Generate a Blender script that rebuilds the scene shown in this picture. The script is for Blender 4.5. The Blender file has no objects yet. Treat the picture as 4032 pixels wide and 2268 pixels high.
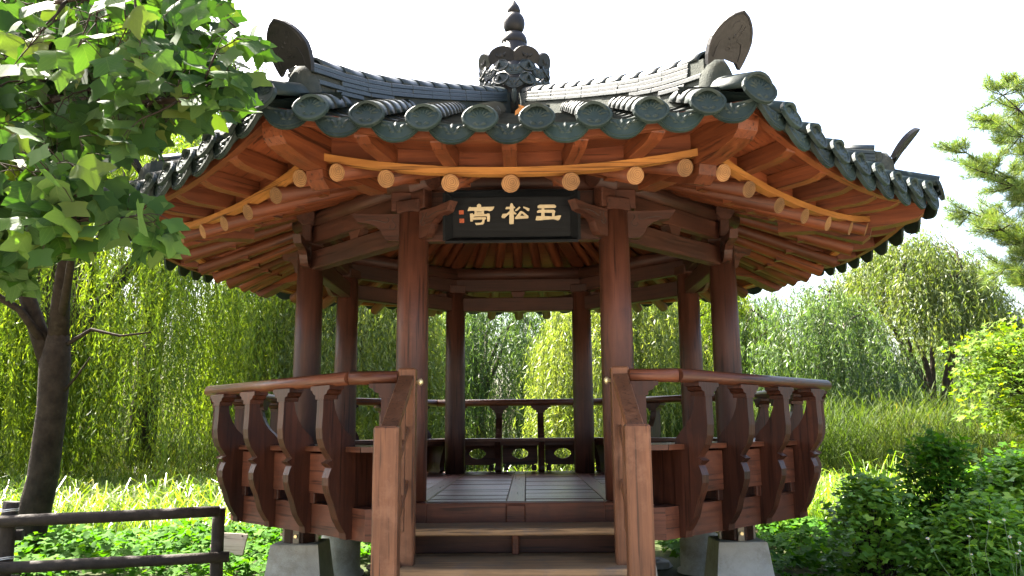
import bpy, math, random
import numpy as np
from mathutils import Matrix, Vector

# ------------------------------------------------------------------ camera, sky, sun, exposure
SC = bpy.context.scene
COL = SC.collection
E = 1.42                                     # eye height above the ground

def make_camera():
    pitch, yaw, roll = 0.17419, -0.01608, -0.00844
    fw = Vector((math.sin(yaw)*math.cos(pitch), math.cos(yaw)*math.cos(pitch), math.sin(pitch)))
    r0 = Vector((math.cos(yaw), -math.sin(yaw), 0))
    u0 = r0.cross(fw)
    r = r0*math.cos(roll) + u0*math.sin(roll)
    u = -r0*math.sin(roll) + u0*math.cos(roll)
    cd = bpy.data.cameras.new('camera')
    cd.sensor_width = 36.0
    cd.lens = 28.26
    cd.clip_start = 0.05
    cd.clip_end = 2000.0
    c = bpy.data.objects.new('camera', cd)
    COL.objects.link(c)
    m = Matrix.Identity(4)
    for i in range(3):
        m[i][0] = r[i]; m[i][1] = u[i]; m[i][2] = -fw[i]
    m[0][3], m[1][3], m[2][3] = 0.080, -7.6856, E
    c.matrix_world = m
    SC.camera = c
    return fw, r, u
CAM_FW, CAM_R, CAM_U = make_camera()
CAM_P = Vector((0.080, -7.6856, E))

SUN_AZ = Vector((-0.80, 0.60, 0)).normalized()    # horizontal direction towards the sun
SUN_EL = math.radians(54)
SUN_DIR = Vector((SUN_AZ.x*math.cos(SUN_EL), SUN_AZ.y*math.cos(SUN_EL), math.sin(SUN_EL)))

world = bpy.data.worlds.new('World')
SC.world = world
world.use_nodes = True
wn = world.node_tree.nodes
wl = world.node_tree.links
wn.clear()
sky = wn.new('ShaderNodeTexSky')
sky.sky_type = 'NISHITA'
sky.sun_disc = False
sky.sun_elevation = SUN_EL
sky.sun_rotation = math.atan2(SUN_AZ.x, SUN_AZ.y)
sky.altitude = 50
sky.air_density = 1.0
sky.dust_density = 6.0
sky.ozone_density = 1.0
bg = wn.new('ShaderNodeBackground')
bg.inputs['Strength'].default_value = 0.08
wo = wn.new('ShaderNodeOutputWorld')
wl.new(sky.outputs[0], bg.inputs['Color'])
wl.new(bg.outputs[0], wo.inputs['Surface'])

sd = bpy.data.lights.new('sun', 'SUN')
sd.energy = 5.0
sd.angle = math.radians(0.53)
sd.color = (1.0, 0.93, 0.82)
so = bpy.data.objects.new('sun', sd)
COL.objects.link(so)
so.rotation_euler = SUN_DIR.to_track_quat('Z', 'Y').to_euler()
so.location = (-20, 14, 25)

SC.view_settings.view_transform = 'Standard'
SC.view_settings.look = 'None'
SC.view_settings.exposure = 3.35
SC.view_settings.gamma = 1.0
SC.view_settings.use_curve_mapping = False
SC.render.engine = 'CYCLES'
SC.cycles.use_denoising = True
SC.cycles.max_bounces = 10
SC.cycles.diffuse_bounces = 5
SC.cycles.glossy_bounces = 3
SC.cycles.transmission_bounces = 5
SC.cycles.transparent_max_bounces = 4
SC.cycles.sample_clamp_indirect = 8.0

RND = random.Random(7)
NR = np.random.default_rng(11)
TAU = 2*math.pi
T8 = math.tan(math.pi/8)

# ------------------------------------------------------------------ materials
def new_mat(name):
    m = bpy.data.materials.new(name)
    m.use_nodes = True
    nt = m.node_tree
    nt.nodes.clear()
    out = nt.nodes.new('ShaderNodeOutputMaterial')
    return m, nt, out

def nd(nt, kind, **kw):
    n = nt.nodes.new(kind)
    for k, v in kw.items():
        setattr(n, k, v)
    return n

def ramp(nt, stops):
    r = nt.nodes.new('ShaderNodeValToRGB')
    el = r.color_ramp.elements
    while len(el) < len(stops):
        el.new(0.5)
    for e, (p, c) in zip(el, stops):
        e.position = p
        e.color = (c[0], c[1], c[2], 1)
    return r

def wood(name, dark, light, axis='x', rough=0.5, grain=16.0, bump=0.25, jitter=0.25, stain=None, spec=0.25):
    """Boards and beams: grain runs along the piece's own length, each piece a little lighter or darker."""
    m, nt, out = new_mat(name)
    L = nt.links
    tc = nd(nt, 'ShaderNodeTexCoord')
    oi = nd(nt, 'ShaderNodeObjectInfo')
    off = nd(nt, 'ShaderNodeVectorMath', operation='ADD')
    mul = nd(nt, 'ShaderNodeMath', operation='MULTIPLY'); mul.inputs[1].default_value = 37.0
    L.new(oi.outputs['Random'], mul.inputs[0])
    L.new(tc.outputs['Object'], off.inputs[0]); L.new(mul.outputs[0], off.inputs[1])
    mp = nd(nt, 'ShaderNodeMapping')
    s = {'x': (0.9, grain, grain), 'y': (grain, 0.9, grain), 'z': (grain, grain, 0.9)}[axis]
    mp.inputs['Scale'].default_value = s
    L.new(off.outputs[0], mp.inputs['Vector'])
    n1 = nd(nt, 'ShaderNodeTexNoise'); n1.inputs['Scale'].default_value = 1.6; n1.inputs['Detail'].default_value = 7; n1.inputs['Roughness'].default_value = 0.65; n1.inputs['Distortion'].default_value = 0.8
    L.new(mp.outputs[0], n1.inputs['Vector'])
    n2 = nd(nt, 'ShaderNodeTexNoise'); n2.inputs['Scale'].default_value = 2.3; n2.inputs['Detail'].default_value = 4
    L.new(off.outputs[0], n2.inputs['Vector'])
    r1 = ramp(nt, [(0.34, dark), (0.66, light)])
    L.new(n1.outputs['Fac'], r1.inputs[0])
    hs = nd(nt, 'ShaderNodeHueSaturation')
    v1 = nd(nt, 'ShaderNodeMapRange'); v1.inputs['To Min'].default_value = 1-jitter; v1.inputs['To Max'].default_value = 1+jitter
    L.new(oi.outputs['Random'], v1.inputs['Value'])
    v2 = nd(nt, 'ShaderNodeMapRange'); v2.inputs['From Min'].default_value = 0.3; v2.inputs['From Max'].default_value = 0.7; v2.inputs['To Min'].default_value = 0.75; v2.inputs['To Max'].default_value = 1.2
    L.new(n2.outputs['Fac'], v2.inputs['Value'])
    vm = nd(nt, 'ShaderNodeMath', operation='MULTIPLY')
    L.new(v1.outputs[0], vm.inputs[0]); L.new(v2.outputs[0], vm.inputs[1])
    L.new(vm.outputs[0], hs.inputs['Value'])
    L.new(r1.outputs[0], hs.inputs['Color'])
    col = hs.outputs[0]
    mp2 = nd(nt, 'ShaderNodeMapping')
    mp2.inputs['Scale'].default_value = tuple(q*3.2 if q > 1 else 1.6 for q in s)
    L.new(off.outputs[0], mp2.inputs['Vector'])
    n6 = nd(nt, 'ShaderNodeTexNoise'); n6.inputs['Scale'].default_value = 1.0; n6.inputs['Detail'].default_value = 3
    L.new(mp2.outputs[0], n6.inputs['Vector'])
    ck = nd(nt, 'ShaderNodeMapRange'); ck.inputs['From Min'].default_value = 0.59; ck.inputs['From Max'].default_value = 0.66; ck.inputs['To Max'].default_value = 0.85
    L.new(n6.outputs['Fac'], ck.inputs['Value'])
    mc = nd(nt, 'ShaderNodeMixRGB'); mc.inputs[2].default_value = (dark[0]*0.35, dark[1]*0.35, dark[2]*0.35, 1)
    L.new(ck.outputs[0], mc.inputs[0]); L.new(col, mc.inputs[1])
    col = mc.outputs[0]
    if stain:
        n3 = nd(nt, 'ShaderNodeTexNoise'); n3.inputs['Scale'].default_value = 5.0; n3.inputs['Detail'].default_value = 8; n3.inputs['Roughness'].default_value = 0.7
        L.new(off.outputs[0], n3.inputs['Vector'])
        mr = nd(nt, 'ShaderNodeMapRange'); mr.inputs['From Min'].default_value = 0.52; mr.inputs['From Max'].default_value = 0.72; mr.inputs['To Max'].default_value = 0.75
        L.new(n3.outputs['Fac'], mr.inputs['Value'])
        mx = nd(nt, 'ShaderNodeMixRGB'); mx.inputs[2].default_value = (*stain, 1)
        L.new(mr.outputs[0], mx.inputs[0]); L.new(col, mx.inputs[1])
        col = mx.outputs[0]
    b = nd(nt, 'ShaderNodeBsdfPrincipled')
    L.new(col, b.inputs['Base Color'])
    rr = nd(nt, 'ShaderNodeMapRange'); rr.inputs['To Min'].default_value = rough-0.12; rr.inputs['To Max'].default_value = rough+0.15
    L.new(n1.outputs['Fac'], rr.inputs['Value']); L.new(rr.outputs[0], b.inputs['Roughness'])
    b.inputs['Specular IOR Level'].default_value = spec
    bp = nd(nt, 'ShaderNodeBump'); bp.inputs['Strength'].default_value = bump; bp.inputs['Distance'].default_value = 0.01
    L.new(n1.outputs['Fac'], bp.inputs['Height']); L.new(bp.outputs[0], b.inputs['Normal'])
    L.new(b.outputs[0], out.inputs[0])
    return m

def rough_mat(name, c1, c2, rough=0.7, scale=8.0, bump=0.3, spot=None, spot_amount=(0.56, 0.75), spec=0.4, jitter=0.15, bscale=None):
    m, nt, out = new_mat(name)
    L = nt.links
    tc = nd(nt, 'ShaderNodeTexCoord')
    oi = nd(nt, 'ShaderNodeObjectInfo')
    off = nd(nt, 'ShaderNodeVectorMath', operation='ADD')
    mul = nd(nt, 'ShaderNodeMath', operation='MULTIPLY'); mul.inputs[1].default_value = 53.0
    L.new(oi.outputs['Random'], mul.inputs[0])
    L.new(tc.outputs['Object'], off.inputs[0]); L.new(mul.outputs[0], off.inputs[1])
    n1 = nd(nt, 'ShaderNodeTexNoise'); n1.inputs['Scale'].default_value = scale; n1.inputs['Detail'].default_value = 8; n1.inputs['Roughness'].default_value = 0.65
    L.new(off.outputs[0], n1.inputs['Vector'])
    r1 = ramp(nt, [(0.3, c1), (0.7, c2)])
    L.new(n1.outputs['Fac'], r1.inputs[0])
    hs = nd(nt, 'ShaderNodeHueSaturation')
    v1 = nd(nt, 'ShaderNodeMapRange'); v1.inputs['To Min'].default_value = 1-jitter; v1.inputs['To Max'].default_value = 1+jitter
    L.new(oi.outputs['Random'], v1.inputs['Value']); L.new(v1.outputs[0], hs.inputs['Value']); L.new(r1.outputs[0], hs.inputs['Color'])
    col = hs.outputs[0]
    if spot:
        n3 = nd(nt, 'ShaderNodeTexNoise'); n3.inputs['Scale'].default_value = scale*0.6; n3.inputs['Detail'].default_value = 10; n3.inputs['Roughness'].default_value = 0.75
        L.new(off.outputs[0], n3.inputs['Vector'])
        mr = nd(nt, 'ShaderNodeMapRange'); mr.inputs['From Min'].default_value = spot_amount[0]; mr.inputs['From Max'].default_value = spot_amount[1]; mr.inputs['To Max'].default_value = 0.8
        L.new(n3.outputs['Fac'], mr.inputs['Value'])
        mx = nd(nt, 'ShaderNodeMixRGB'); mx.inputs[2].default_value = (*spot, 1)
        L.new(mr.outputs[0], mx.inputs[0]); L.new(col, mx.inputs[1])
        col = mx.outputs[0]
    b = nd(nt, 'ShaderNodeBsdfPrincipled')
    L.new(col, b.inputs['Base Color'])
    b.inputs['Roughness'].default_value = rough
    b.inputs['Specular IOR Level'].default_value = spec
    n4 = nd(nt, 'ShaderNodeTexNoise'); n4.inputs['Scale'].default_value = bscale or scale*6; n4.inputs['Detail'].default_value = 6
    L.new(off.outputs[0], n4.inputs['Vector'])
    bp = nd(nt, 'ShaderNodeBump'); bp.inputs['Strength'].default_value = bump; bp.inputs['Distance'].default_value = 0.008
    L.new(n4.outputs['Fac'], bp.inputs['Height']); L.new(bp.outputs[0], b.inputs['Normal'])
    L.new(b.outputs[0], out.inputs[0])
    return m

def leaf_mat(name, stops, trans=0.45, tint=(1.25, 1.3, 0.45), rough=0.45, spec=0.45, use_attr=True, veins=False):
    """Leaves: colour differs from leaf to leaf (attribute 'var'); light also comes through the blade."""
    m, nt, out = new_mat(name)
    L = nt.links
    if use_attr:
        at = nd(nt, 'ShaderNodeAttribute'); at.attribute_name = 'var'
        fac = at.outputs['Fac']
    else:
        oi = nd(nt, 'ShaderNodeObjectInfo')
        fac = oi.outputs['Random']
    r1 = ramp(nt, stops)
    L.new(fac, r1.inputs[0])
    base = r1.outputs[0]
    b = nd(nt, 'ShaderNodeBsdfPrincipled')
    if veins:
        tc = nd(nt, 'ShaderNodeTexCoord'); sx = nd(nt, 'ShaderNodeSeparateXYZ')
        L.new(tc.outputs['Object'], sx.inputs[0])
        ab = nd(nt, 'ShaderNodeMath', operation='ABSOLUTE'); L.new(sx.outputs['X'], ab.inputs[0])
        mid = nd(nt, 'ShaderNodeMath', operation='LESS_THAN'); mid.inputs[1].default_value = 0.012; L.new(ab.outputs[0], mid.inputs[0])
        sl = nd(nt, 'ShaderNodeMath', operation='MULTIPLY'); sl.inputs[1].default_value = 0.9; L.new(ab.outputs[0], sl.inputs[0])
        df = nd(nt, 'ShaderNodeMath', operation='SUBTRACT'); L.new(sx.outputs['Y'], df.inputs[0]); L.new(sl.outputs[0], df.inputs[1])
        fr = nd(nt, 'ShaderNodeMath', operation='PINGPONG'); fr.inputs[1].default_value = 0.065; L.new(df.outputs[0], fr.inputs[0])
        sv = nd(nt, 'ShaderNodeMath', operation='LESS_THAN'); sv.inputs[1].default_value = 0.006; L.new(fr.outputs[0], sv.inputs[0])
        mxv = nd(nt, 'ShaderNodeMath', operation='MAXIMUM'); L.new(mid.outputs[0], mxv.inputs[0]); L.new(sv.outputs[0], mxv.inputs[1])
        am = nd(nt, 'ShaderNodeMath', operation='MULTIPLY'); am.inputs[1].default_value = 0.16; L.new(mxv.outputs[0], am.inputs[0])
        mv = nd(nt, 'ShaderNodeMixRGB'); mv.inputs[2].default_value = (0.13, 0.17, 0.06, 1)
        L.new(am.outputs[0], mv.inputs[0]); L.new(base, mv.inputs[1]); base = mv.outputs[0]
        bpv = nd(nt, 'ShaderNodeBump'); bpv.inputs['Strength'].default_value = 0.15; bpv.inputs['Distance'].default_value = 0.02
        L.new(fr.outputs[0], bpv.inputs['Height']); L.new(bpv.outputs[0], b.inputs['Normal'])
    L.new(base, b.inputs['Base Color'])
    b.inputs['Roughness'].default_value = rough
    b.inputs['Specular IOR Level'].default_value = spec
    tr = nd(nt, 'ShaderNodeBsdfTranslucent')
    mx = nd(nt, 'ShaderNodeMixRGB', blend_type='MULTIPLY'); mx.inputs[0].default_value = 1.0; mx.inputs[2].default_value = (*tint, 1)
    L.new(base, mx.inputs[1])
    L.new(mx.outputs[0], tr.inputs['Color'])
    ms = nd(nt, 'ShaderNodeMixShader'); ms.inputs[0].default_value = trans
    L.new(b.outputs[0], ms.inputs[1]); L.new(tr.outputs[0], ms.inputs[2])
    L.new(ms.outputs[0], out.inputs[0])
    return m

def plain(name, c, rough=0.5, metal=0.0, spec=0.5):
    m, nt, out = new_mat(name)
    b = nd(nt, 'ShaderNodeBsdfPrincipled')
    b.inputs['Base Color'].default_value = (*c, 1)
    b.inputs['Roughness'].default_value = rough
    b.inputs['Metallic'].default_value = metal
    b.inputs['Specular IOR Level'].default_value = spec
    nt.links.new(b.outputs[0], out.inputs[0])
    return m

def end_grain():
    """Cut rafter ends: growth rings round an off-centre heart, each end a little different."""
    m, nt, out = new_mat('rafter end grain')
    L = nt.links
    tc = nd(nt, 'ShaderNodeTexCoord'); oi = nd(nt, 'ShaderNodeObjectInfo')
    mp = nd(nt, 'ShaderNodeMapping'); mp.inputs['Location'].default_value = (0, 0.012, -0.008)
    L.new(tc.outputs['Object'], mp.inputs['Vector'])
    w = nd(nt, 'ShaderNodeTexWave'); w.wave_type = 'RINGS'; w.rings_direction = 'X'
    w.inputs['Scale'].default_value = 26; w.inputs['Distortion'].default_value = 3.0; w.inputs['Detail'].default_value = 3; w.inputs['Detail Scale'].default_value = 1.5
    L.new(mp.outputs[0], w.inputs['Vector'])
    r1 = ramp(nt, [(0.1, (0.115, 0.057, 0.022)), (0.8, (0.19, 0.100, 0.040))])
    L.new(w.outputs['Fac'], r1.inputs[0])
    n = nd(nt, 'ShaderNodeTexNoise'); n.inputs['Scale'].default_value = 18; n.inputs['Detail'].default_value = 6
    ad = nd(nt, 'ShaderNodeVectorMath', operation='ADD'); ml = nd(nt, 'ShaderNodeMath', operation='MULTIPLY'); ml.inputs[1].default_value = 91
    L.new(oi.outputs['Random'], ml.inputs[0]); L.new(tc.outputs['Object'], ad.inputs[0]); L.new(ml.outputs[0], ad.inputs[1]); L.new(ad.outputs[0], n.inputs['Vector'])
    hs = nd(nt, 'ShaderNodeHueSaturation')
    v1 = nd(nt, 'ShaderNodeMapRange'); v1.inputs['To Min'].default_value = 0.55; v1.inputs['To Max'].default_value = 1.25; L.new(oi.outputs['Random'], v1.inputs['Value'])
    v2 = nd(nt, 'ShaderNodeMapRange'); v2.inputs['From Min'].default_value = 0.3; v2.inputs['From Max'].default_value = 0.7; v2.inputs['To Min'].default_value = 0.7; v2.inputs['To Max'].default_value = 1.2; L.new(n.outputs['Fac'], v2.inputs['Value'])
    vm = nd(nt, 'ShaderNodeMath', operation='MULTIPLY'); L.new(v1.outputs[0], vm.inputs[0]); L.new(v2.outputs[0], vm.inputs[1]); L.new(vm.outputs[0], hs.inputs['Value'])
    L.new(r1.outputs[0], hs.inputs['Color'])
    b = nd(nt, 'ShaderNodeBsdfPrincipled'); b.inputs['Roughness'].default_value = 0.7; b.inputs['Specular IOR Level'].default_value = 0.2
    L.new(hs.outputs[0], b.inputs['Base Color']); L.new(b.outputs[0], out.inputs[0])
    return m

M = {}
M['column'] = wood('column stain', (0.0386, 0.0135, 0.0078), (0.0750, 0.0268, 0.0154), 'z', rough=0.46, grain=13, bump=0.4, stain=(0.03, 0.013, 0.009), spec=0.3)
M['beam'] = wood('beam stain', (0.0258, 0.0090, 0.0053), (0.0517, 0.0186, 0.0110), 'x', rough=0.5, stain=(0.022, 0.010, 0.008))
M['rafter'] = wood('rafter stain', (0.0603, 0.0153, 0.0053), (0.1084, 0.0306, 0.0102), 'x', rough=0.5, jitter=0.3, stain=(0.07, 0.022, 0.011))
M['rafter_end'] = end_grain()
M['soffit'] = wood('soffit board stain', (0.0834, 0.0206, 0.0071), (0.1345, 0.0377, 0.0128), 'x', rough=0.55, jitter=0.3, stain=(0.085, 0.028, 0.014))
M['strip'] = wood('pale pine strip', (0.1898, 0.0743, 0.0164), (0.2712, 0.1213, 0.0299), 'x', rough=0.5, jitter=0.1, bump=0.15)
M['rail'] = wood('rail stain', (0.0550, 0.0185, 0.0093), (0.1051, 0.0374, 0.0186), 'x', rough=0.38, stain=(0.04, 0.017, 0.011))
M['baluster'] = wood('baluster stain', (0.0245, 0.0077, 0.0040), (0.0506, 0.0160, 0.0081), 'z', rough=0.45, stain=(0.018, 0.008, 0.006))
M['deck'] = wood('deck beam stain', (0.0534, 0.0169, 0.0083), (0.1018, 0.0346, 0.0175), 'x', rough=0.5, stain=(0.035, 0.015, 0.010))
M['newel'] = wood('newel stain', (0.0805, 0.0323, 0.0150), (0.1370, 0.0590, 0.0281), 'z', rough=0.5, jitter=0.12, stain=(0.17, 0.085, 0.05))
M['tread'] = wood('worn tread', (0.1611, 0.1005, 0.0530), (0.3342, 0.2130, 0.1109), 'x', rough=0.6, stain=(0.10, 0.09, 0.085))
M['plank'] = wood('floor plank', (0.060, 0.0215, 0.0185), (0.125, 0.048, 0.041), 'x', rough=0.30, grain=24, bump=0.45, jitter=0.5, stain=(0.060, 0.036, 0.032), spec=0.22)
M['tile'] = rough_mat('grey roof tile', (0.0065, 0.0119, 0.0108), (0.0137, 0.0209, 0.0187), 0.47, 9, 0.2, spot=(0.0230, 0.0317, 0.0245), spot_amount=(0.56, 0.75), spec=0.45, jitter=0.25)
M['eave_tile'] = rough_mat('eave end tile', (0.0074, 0.0155, 0.0135), (0.0155, 0.0263, 0.0230), 0.6, 11, 0.25, spot=(0.0351, 0.0459, 0.0351), spot_amount=(0.55, 0.72), spec=0.2, jitter=0.3)
M['tile_dark'] = rough_mat('ornamental tile', (0.0076, 0.0078, 0.0082), (0.0145, 0.0145, 0.0150), 0.55, 9, 0.25, spot=(0.0306, 0.0306, 0.0289), jitter=0.15, spec=0.25)
M['mortar'] = rough_mat('tile mortar', (0.0225, 0.0285, 0.0232), (0.0465, 0.0510, 0.0420), 0.9, 12, 0.6, spot=(0.0825, 0.0788, 0.0638), spec=0.2)
M['concrete'] = rough_mat('concrete', (0.34, 0.325, 0.275), (0.46, 0.44, 0.38), 0.9, 6, 0.35, spot=(0.20, 0.185, 0.13), spot_amount=(0.48, 0.68), jitter=0.05, bscale=90, spec=0.1)
M['soil'] = rough_mat('mossy soil', (0.018, 0.020, 0.010), (0.045, 0.050, 0.020), 0.95, 1.4, 0.7, spot=(0.030, 0.052, 0.012), spot_amount=(0.45, 0.6), jitter=0, bscale=30, spec=0.1)
M['fence'] = rough_mat('weathered fence pole', (0.0165, 0.0128, 0.0105), (0.0390, 0.0307, 0.0248), 0.8, 10, 0.6, spot=(0.0562, 0.0488, 0.0413), spec=0.25)
M['string'] = plain('white string', (0.7, 0.7, 0.68), 0.7)
M['pale_wood'] = wood('pale board', (0.2880, 0.2320, 0.1840), (0.4160, 0.3520, 0.2880), 'x', rough=0.75, jitter=0.05)
M['board_black'] = wood('black lacquer board', (0.0018, 0.0026, 0.0036), (0.0050, 0.0065, 0.0085), 'x', rough=0.6, jitter=0.05, stain=(0.006, 0.007, 0.0085), spec=0.12)
M['gold'] = rough_mat('gilt lettering', (0.30, 0.250, 0.155), (0.40, 0.345, 0.235), 0.6, 30, 0.2, jitter=0.03, spec=0.2)
M['red_seal'] = rough_mat('red seal', (0.20, 0.042, 0.018), (0.28, 0.085, 0.045), 0.7, 60, 0.1, jitter=0.1, spec=0.1)
M['brass'] = plain('brass knob', (0.72, 0.60, 0.33), 0.3, 0.6)
M['steel'] = rough_mat('galvanised bracket', (0.2080, 0.1840, 0.1360), (0.3200, 0.2880, 0.2240), 0.5, 20, 0.2)
M['groove'] = plain('carved line', (0.018, 0.010, 0.008), 0.8)
M['bark'] = rough_mat('bark', (0.0105, 0.0075, 0.0053), (0.0338, 0.0255, 0.0180), 0.95, 7, 1.0, spot=(0.0488, 0.0413, 0.0315), jitter=0.1, bscale=28, spec=0.15)
M['bark_far'] = rough_mat('willow bark', (0.03, 0.024, 0.018), (0.075, 0.06, 0.045), 0.9, 5, 0.6, jitter=0.15, spec=0.2)
M['stone'] = rough_mat('grey stone', (0.20, 0.19, 0.17), (0.33, 0.31, 0.28), 0.9, 4, 0.5)
M['tulip_leaf'] = leaf_mat('tulip tree leaf', [(0.0, (0.0183, 0.0482, 0.0116)), (0.5, (0.0349, 0.0748, 0.0183)), (0.88, (0.0581, 0.1038, 0.0299)), (1.0, (0.0997, 0.1246, 0.0249))], 0.38, (1.4, 1.7, 0.28), 0.62, 0.10, False, veins=True)
M['tulip_mass'] = leaf_mat('tulip tree leaf mass', [(0.0, (0.0172, 0.0454, 0.0110)), (0.5, (0.0329, 0.0704, 0.0172)), (0.88, (0.0547, 0.0977, 0.0282)), (1.0, (0.0938, 0.1173, 0.0234))], 0.38, (1.4, 1.7, 0.28), 0.62, 0.10)
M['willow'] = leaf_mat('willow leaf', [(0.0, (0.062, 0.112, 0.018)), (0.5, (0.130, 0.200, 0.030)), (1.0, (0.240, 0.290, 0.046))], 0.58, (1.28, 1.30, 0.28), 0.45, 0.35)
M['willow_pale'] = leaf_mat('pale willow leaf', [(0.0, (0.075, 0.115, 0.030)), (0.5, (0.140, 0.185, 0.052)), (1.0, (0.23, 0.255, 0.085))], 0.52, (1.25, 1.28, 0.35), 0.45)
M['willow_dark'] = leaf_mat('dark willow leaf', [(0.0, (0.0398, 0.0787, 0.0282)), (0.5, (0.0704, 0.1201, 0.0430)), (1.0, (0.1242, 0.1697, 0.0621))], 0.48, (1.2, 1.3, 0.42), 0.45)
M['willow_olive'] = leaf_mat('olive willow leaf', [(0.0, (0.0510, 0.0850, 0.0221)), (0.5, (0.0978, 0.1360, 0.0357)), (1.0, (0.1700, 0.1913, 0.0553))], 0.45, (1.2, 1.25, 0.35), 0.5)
M['grass'] = leaf_mat('grass blade', [(0.0, (0.060, 0.125, 0.014)), (0.55, (0.115, 0.190, 0.024)), (0.9, (0.20, 0.245, 0.055)), (1.0, (0.30, 0.29, 0.11))], 0.50, (1.25, 1.32, 0.25), 0.34, 0.6)
M['reed'] = leaf_mat('reed blade', [(0.0, (0.0306, 0.0582, 0.0135)), (0.5, (0.0582, 0.0887, 0.0208)), (0.85, (0.0918, 0.1102, 0.0336)), (1.0, (0.1530, 0.1224, 0.0551))], 0.50, (1.2, 1.25, 0.35), 0.6, 0.12)
M['vine'] = leaf_mat('ground vine leaf', [(0.0, (0.024, 0.085, 0.006)), (0.5, (0.042, 0.125, 0.009)), (1.0, (0.080, 0.175, 0.016))], 0.42, (1.3, 1.35, 0.25), 0.7, 0.08)
M['bush'] = leaf_mat('shrub leaf', [(0.0, (0.0713, 0.1693, 0.0214)), (0.6, (0.1426, 0.2940, 0.0356)), (1.0, (0.2674, 0.4188, 0.0535))], 0.42, (1.35, 1.4, 0.25), 0.5, 0.3)
M['maple'] = leaf_mat('maple leaf', [(0.0, (0.0640, 0.1320, 0.0080)), (0.6, (0.1000, 0.1800, 0.0104)), (1.0, (0.1600, 0.2080, 0.0160))], 0.58, (1.4, 1.3, 0.2), 0.6, 0.2)
M['needle'] = leaf_mat('pine needle', [(0.0, (0.0600, 0.1120, 0.0280)), (0.6, (0.1120, 0.1720, 0.0440)), (1.0, (0.1920, 0.2240, 0.0640))], 0.4, (1.2, 1.2, 0.4), 0.5, 0.25)
M['petal'] = plain('white petal', (0.75, 0.75, 0.70), 0.7)
M['flower_eye'] = plain('yellow flower eye', (0.55, 0.38, 0.05), 0.7)
M['stem'] = plain('green stem', (0.10, 0.15, 0.05), 0.6)
M['dead_leaf'] = leaf_mat('dead leaf', [(0.0, (0.16, 0.075, 0.03)), (1.0, (0.34, 0.19, 0.09))], 0.2, (1, 0.9, 0.7), 0.7)

# ------------------------------------------------------------------ mesh helpers
def mesh(name, v, f, mats=(), smooth=False, fm=None, sm=None):
    me = bpy.data.meshes.new(name)
    me.from_pydata([tuple(p) for p in v], [], [tuple(q) for q in f])
    for m in mats:
        me.materials.append(M[m])
    n = len(me.polygons)
    if fm:
        me.polygons.foreach_set('material_index', fm)
    if sm is not None:
        me.polygons.foreach_set('use_smooth', sm)
    elif smooth:
        me.polygons.foreach_set('use_smooth', [True]*n)
    me.update()
    return me

def obj(name, me, parent=None, mat=None, **props):
    o = bpy.data.objects.new(name, me)
    COL.objects.link(o)
    if parent is not None:
        o.parent = parent
    if mat is not None:
        o.matrix_local = mat
    for k, v in props.items():
        o[k] = v
    return o

def thing(name, label, cat, loc=(0, 0, 0), group=None):
    o = obj(name, None, None, Matrix.Translation(loc), label=label, category=cat)
    if group:
        o['group'] = group
    return o

def part(name, me, root, mat=None, **props):
    """A part whose placing is given in world terms under a root that only has a translation."""
    if mat is None:
        mat = Matrix.Identity(4)
    m = root.matrix_world.inverted() @ mat if root.parent is None else mat
    return obj(name, me, root, m, **props)

def RZ(a):
    return Matrix.Rotation(a, 4, 'Z')

def frame(origin, xdir, zhint=(0, 0, 1)):
    x = Vector(xdir).normalized()
    y = Vector(zhint).cross(x)
    if y.length < 1e-6:
        y = Vector((0, 1, 0))
    y.normalize()
    z = x.cross(y)
    m = Matrix.Identity(4)
    for i in range(3):
        m[i][0], m[i][1], m[i][2], m[i][3] = x[i], y[i], z[i], origin[i]
    return m

def chbox(x0, x1, y0, y1, z0, z1, c=0.006):
    """A box with small chamfers on every edge."""
    c = min(c, 0.45*min(x1-x0, y1-y0, z1-z0))
    v, f = [], []
    X, Y, Z = (x0, x1), (y0, y1), (z0, z1)
    idx = {}
    for i in (0, 1):
        for j in (0, 1):
            for k in (0, 1):
                sx, sy, sz = (1-2*i)*c, (1-2*j)*c, (1-2*k)*c
                idx[i, j, k, 0] = len(v); v.append((X[i], Y[j]+sy, Z[k]+sz))
                idx[i, j, k, 1] = len(v); v.append((X[i]+sx, Y[j], Z[k]+sz))
                idx[i, j, k, 2] = len(v); v.append((X[i]+sx, Y[j]+sy, Z[k]))
    def q(a, flip):
        f.append(tuple(a[::-1]) if flip else tuple(a))
    for i in (0, 1):
        q([idx[i, 0, 0, 0], idx[i, 0, 1, 0], idx[i, 1, 1, 0], idx[i, 1, 0, 0]], i == 1)
        q([idx[0, i, 0, 1], idx[1, i, 0, 1], idx[1, i, 1, 1], idx[0, i, 1, 1]], i == 1)
        q([idx[0, 0, i, 2], idx[0, 1, i, 2], idx[1, 1, i, 2], idx[1, 0, i, 2]], i == 1)
    for a in (0, 1):
        for b in (0, 1):
            s = (a + b) % 2
            q([idx[a, b, 0, 0], idx[a, b, 0, 1], idx[a, b, 1, 1], idx[a, b, 1, 0]], s == 1)
            q([idx[a, 0, b, 0], idx[a, 1, b, 0], idx[a, 1, b, 2], idx[a, 0, b, 2]], s == 1)
            q([idx[0, a, b, 1], idx[0, a, b, 2], idx[1, a, b, 2], idx[1, a, b, 1]], s == 1)
    for i in (0, 1):
        for j in (0, 1):
            for k in (0, 1):
                q([idx[i, j, k, 0], idx[i, j, k, 2], idx[i, j, k, 1]], (i+j+k) % 2 == 1)
    return v, f

def box_mesh(name, x0, x1, y0, y1, z0, z1, mat, c=0.006):
    v, f = chbox(x0, x1, y0, y1, z0, z1, c)
    return mesh(name, v, f, [mat])

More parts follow.
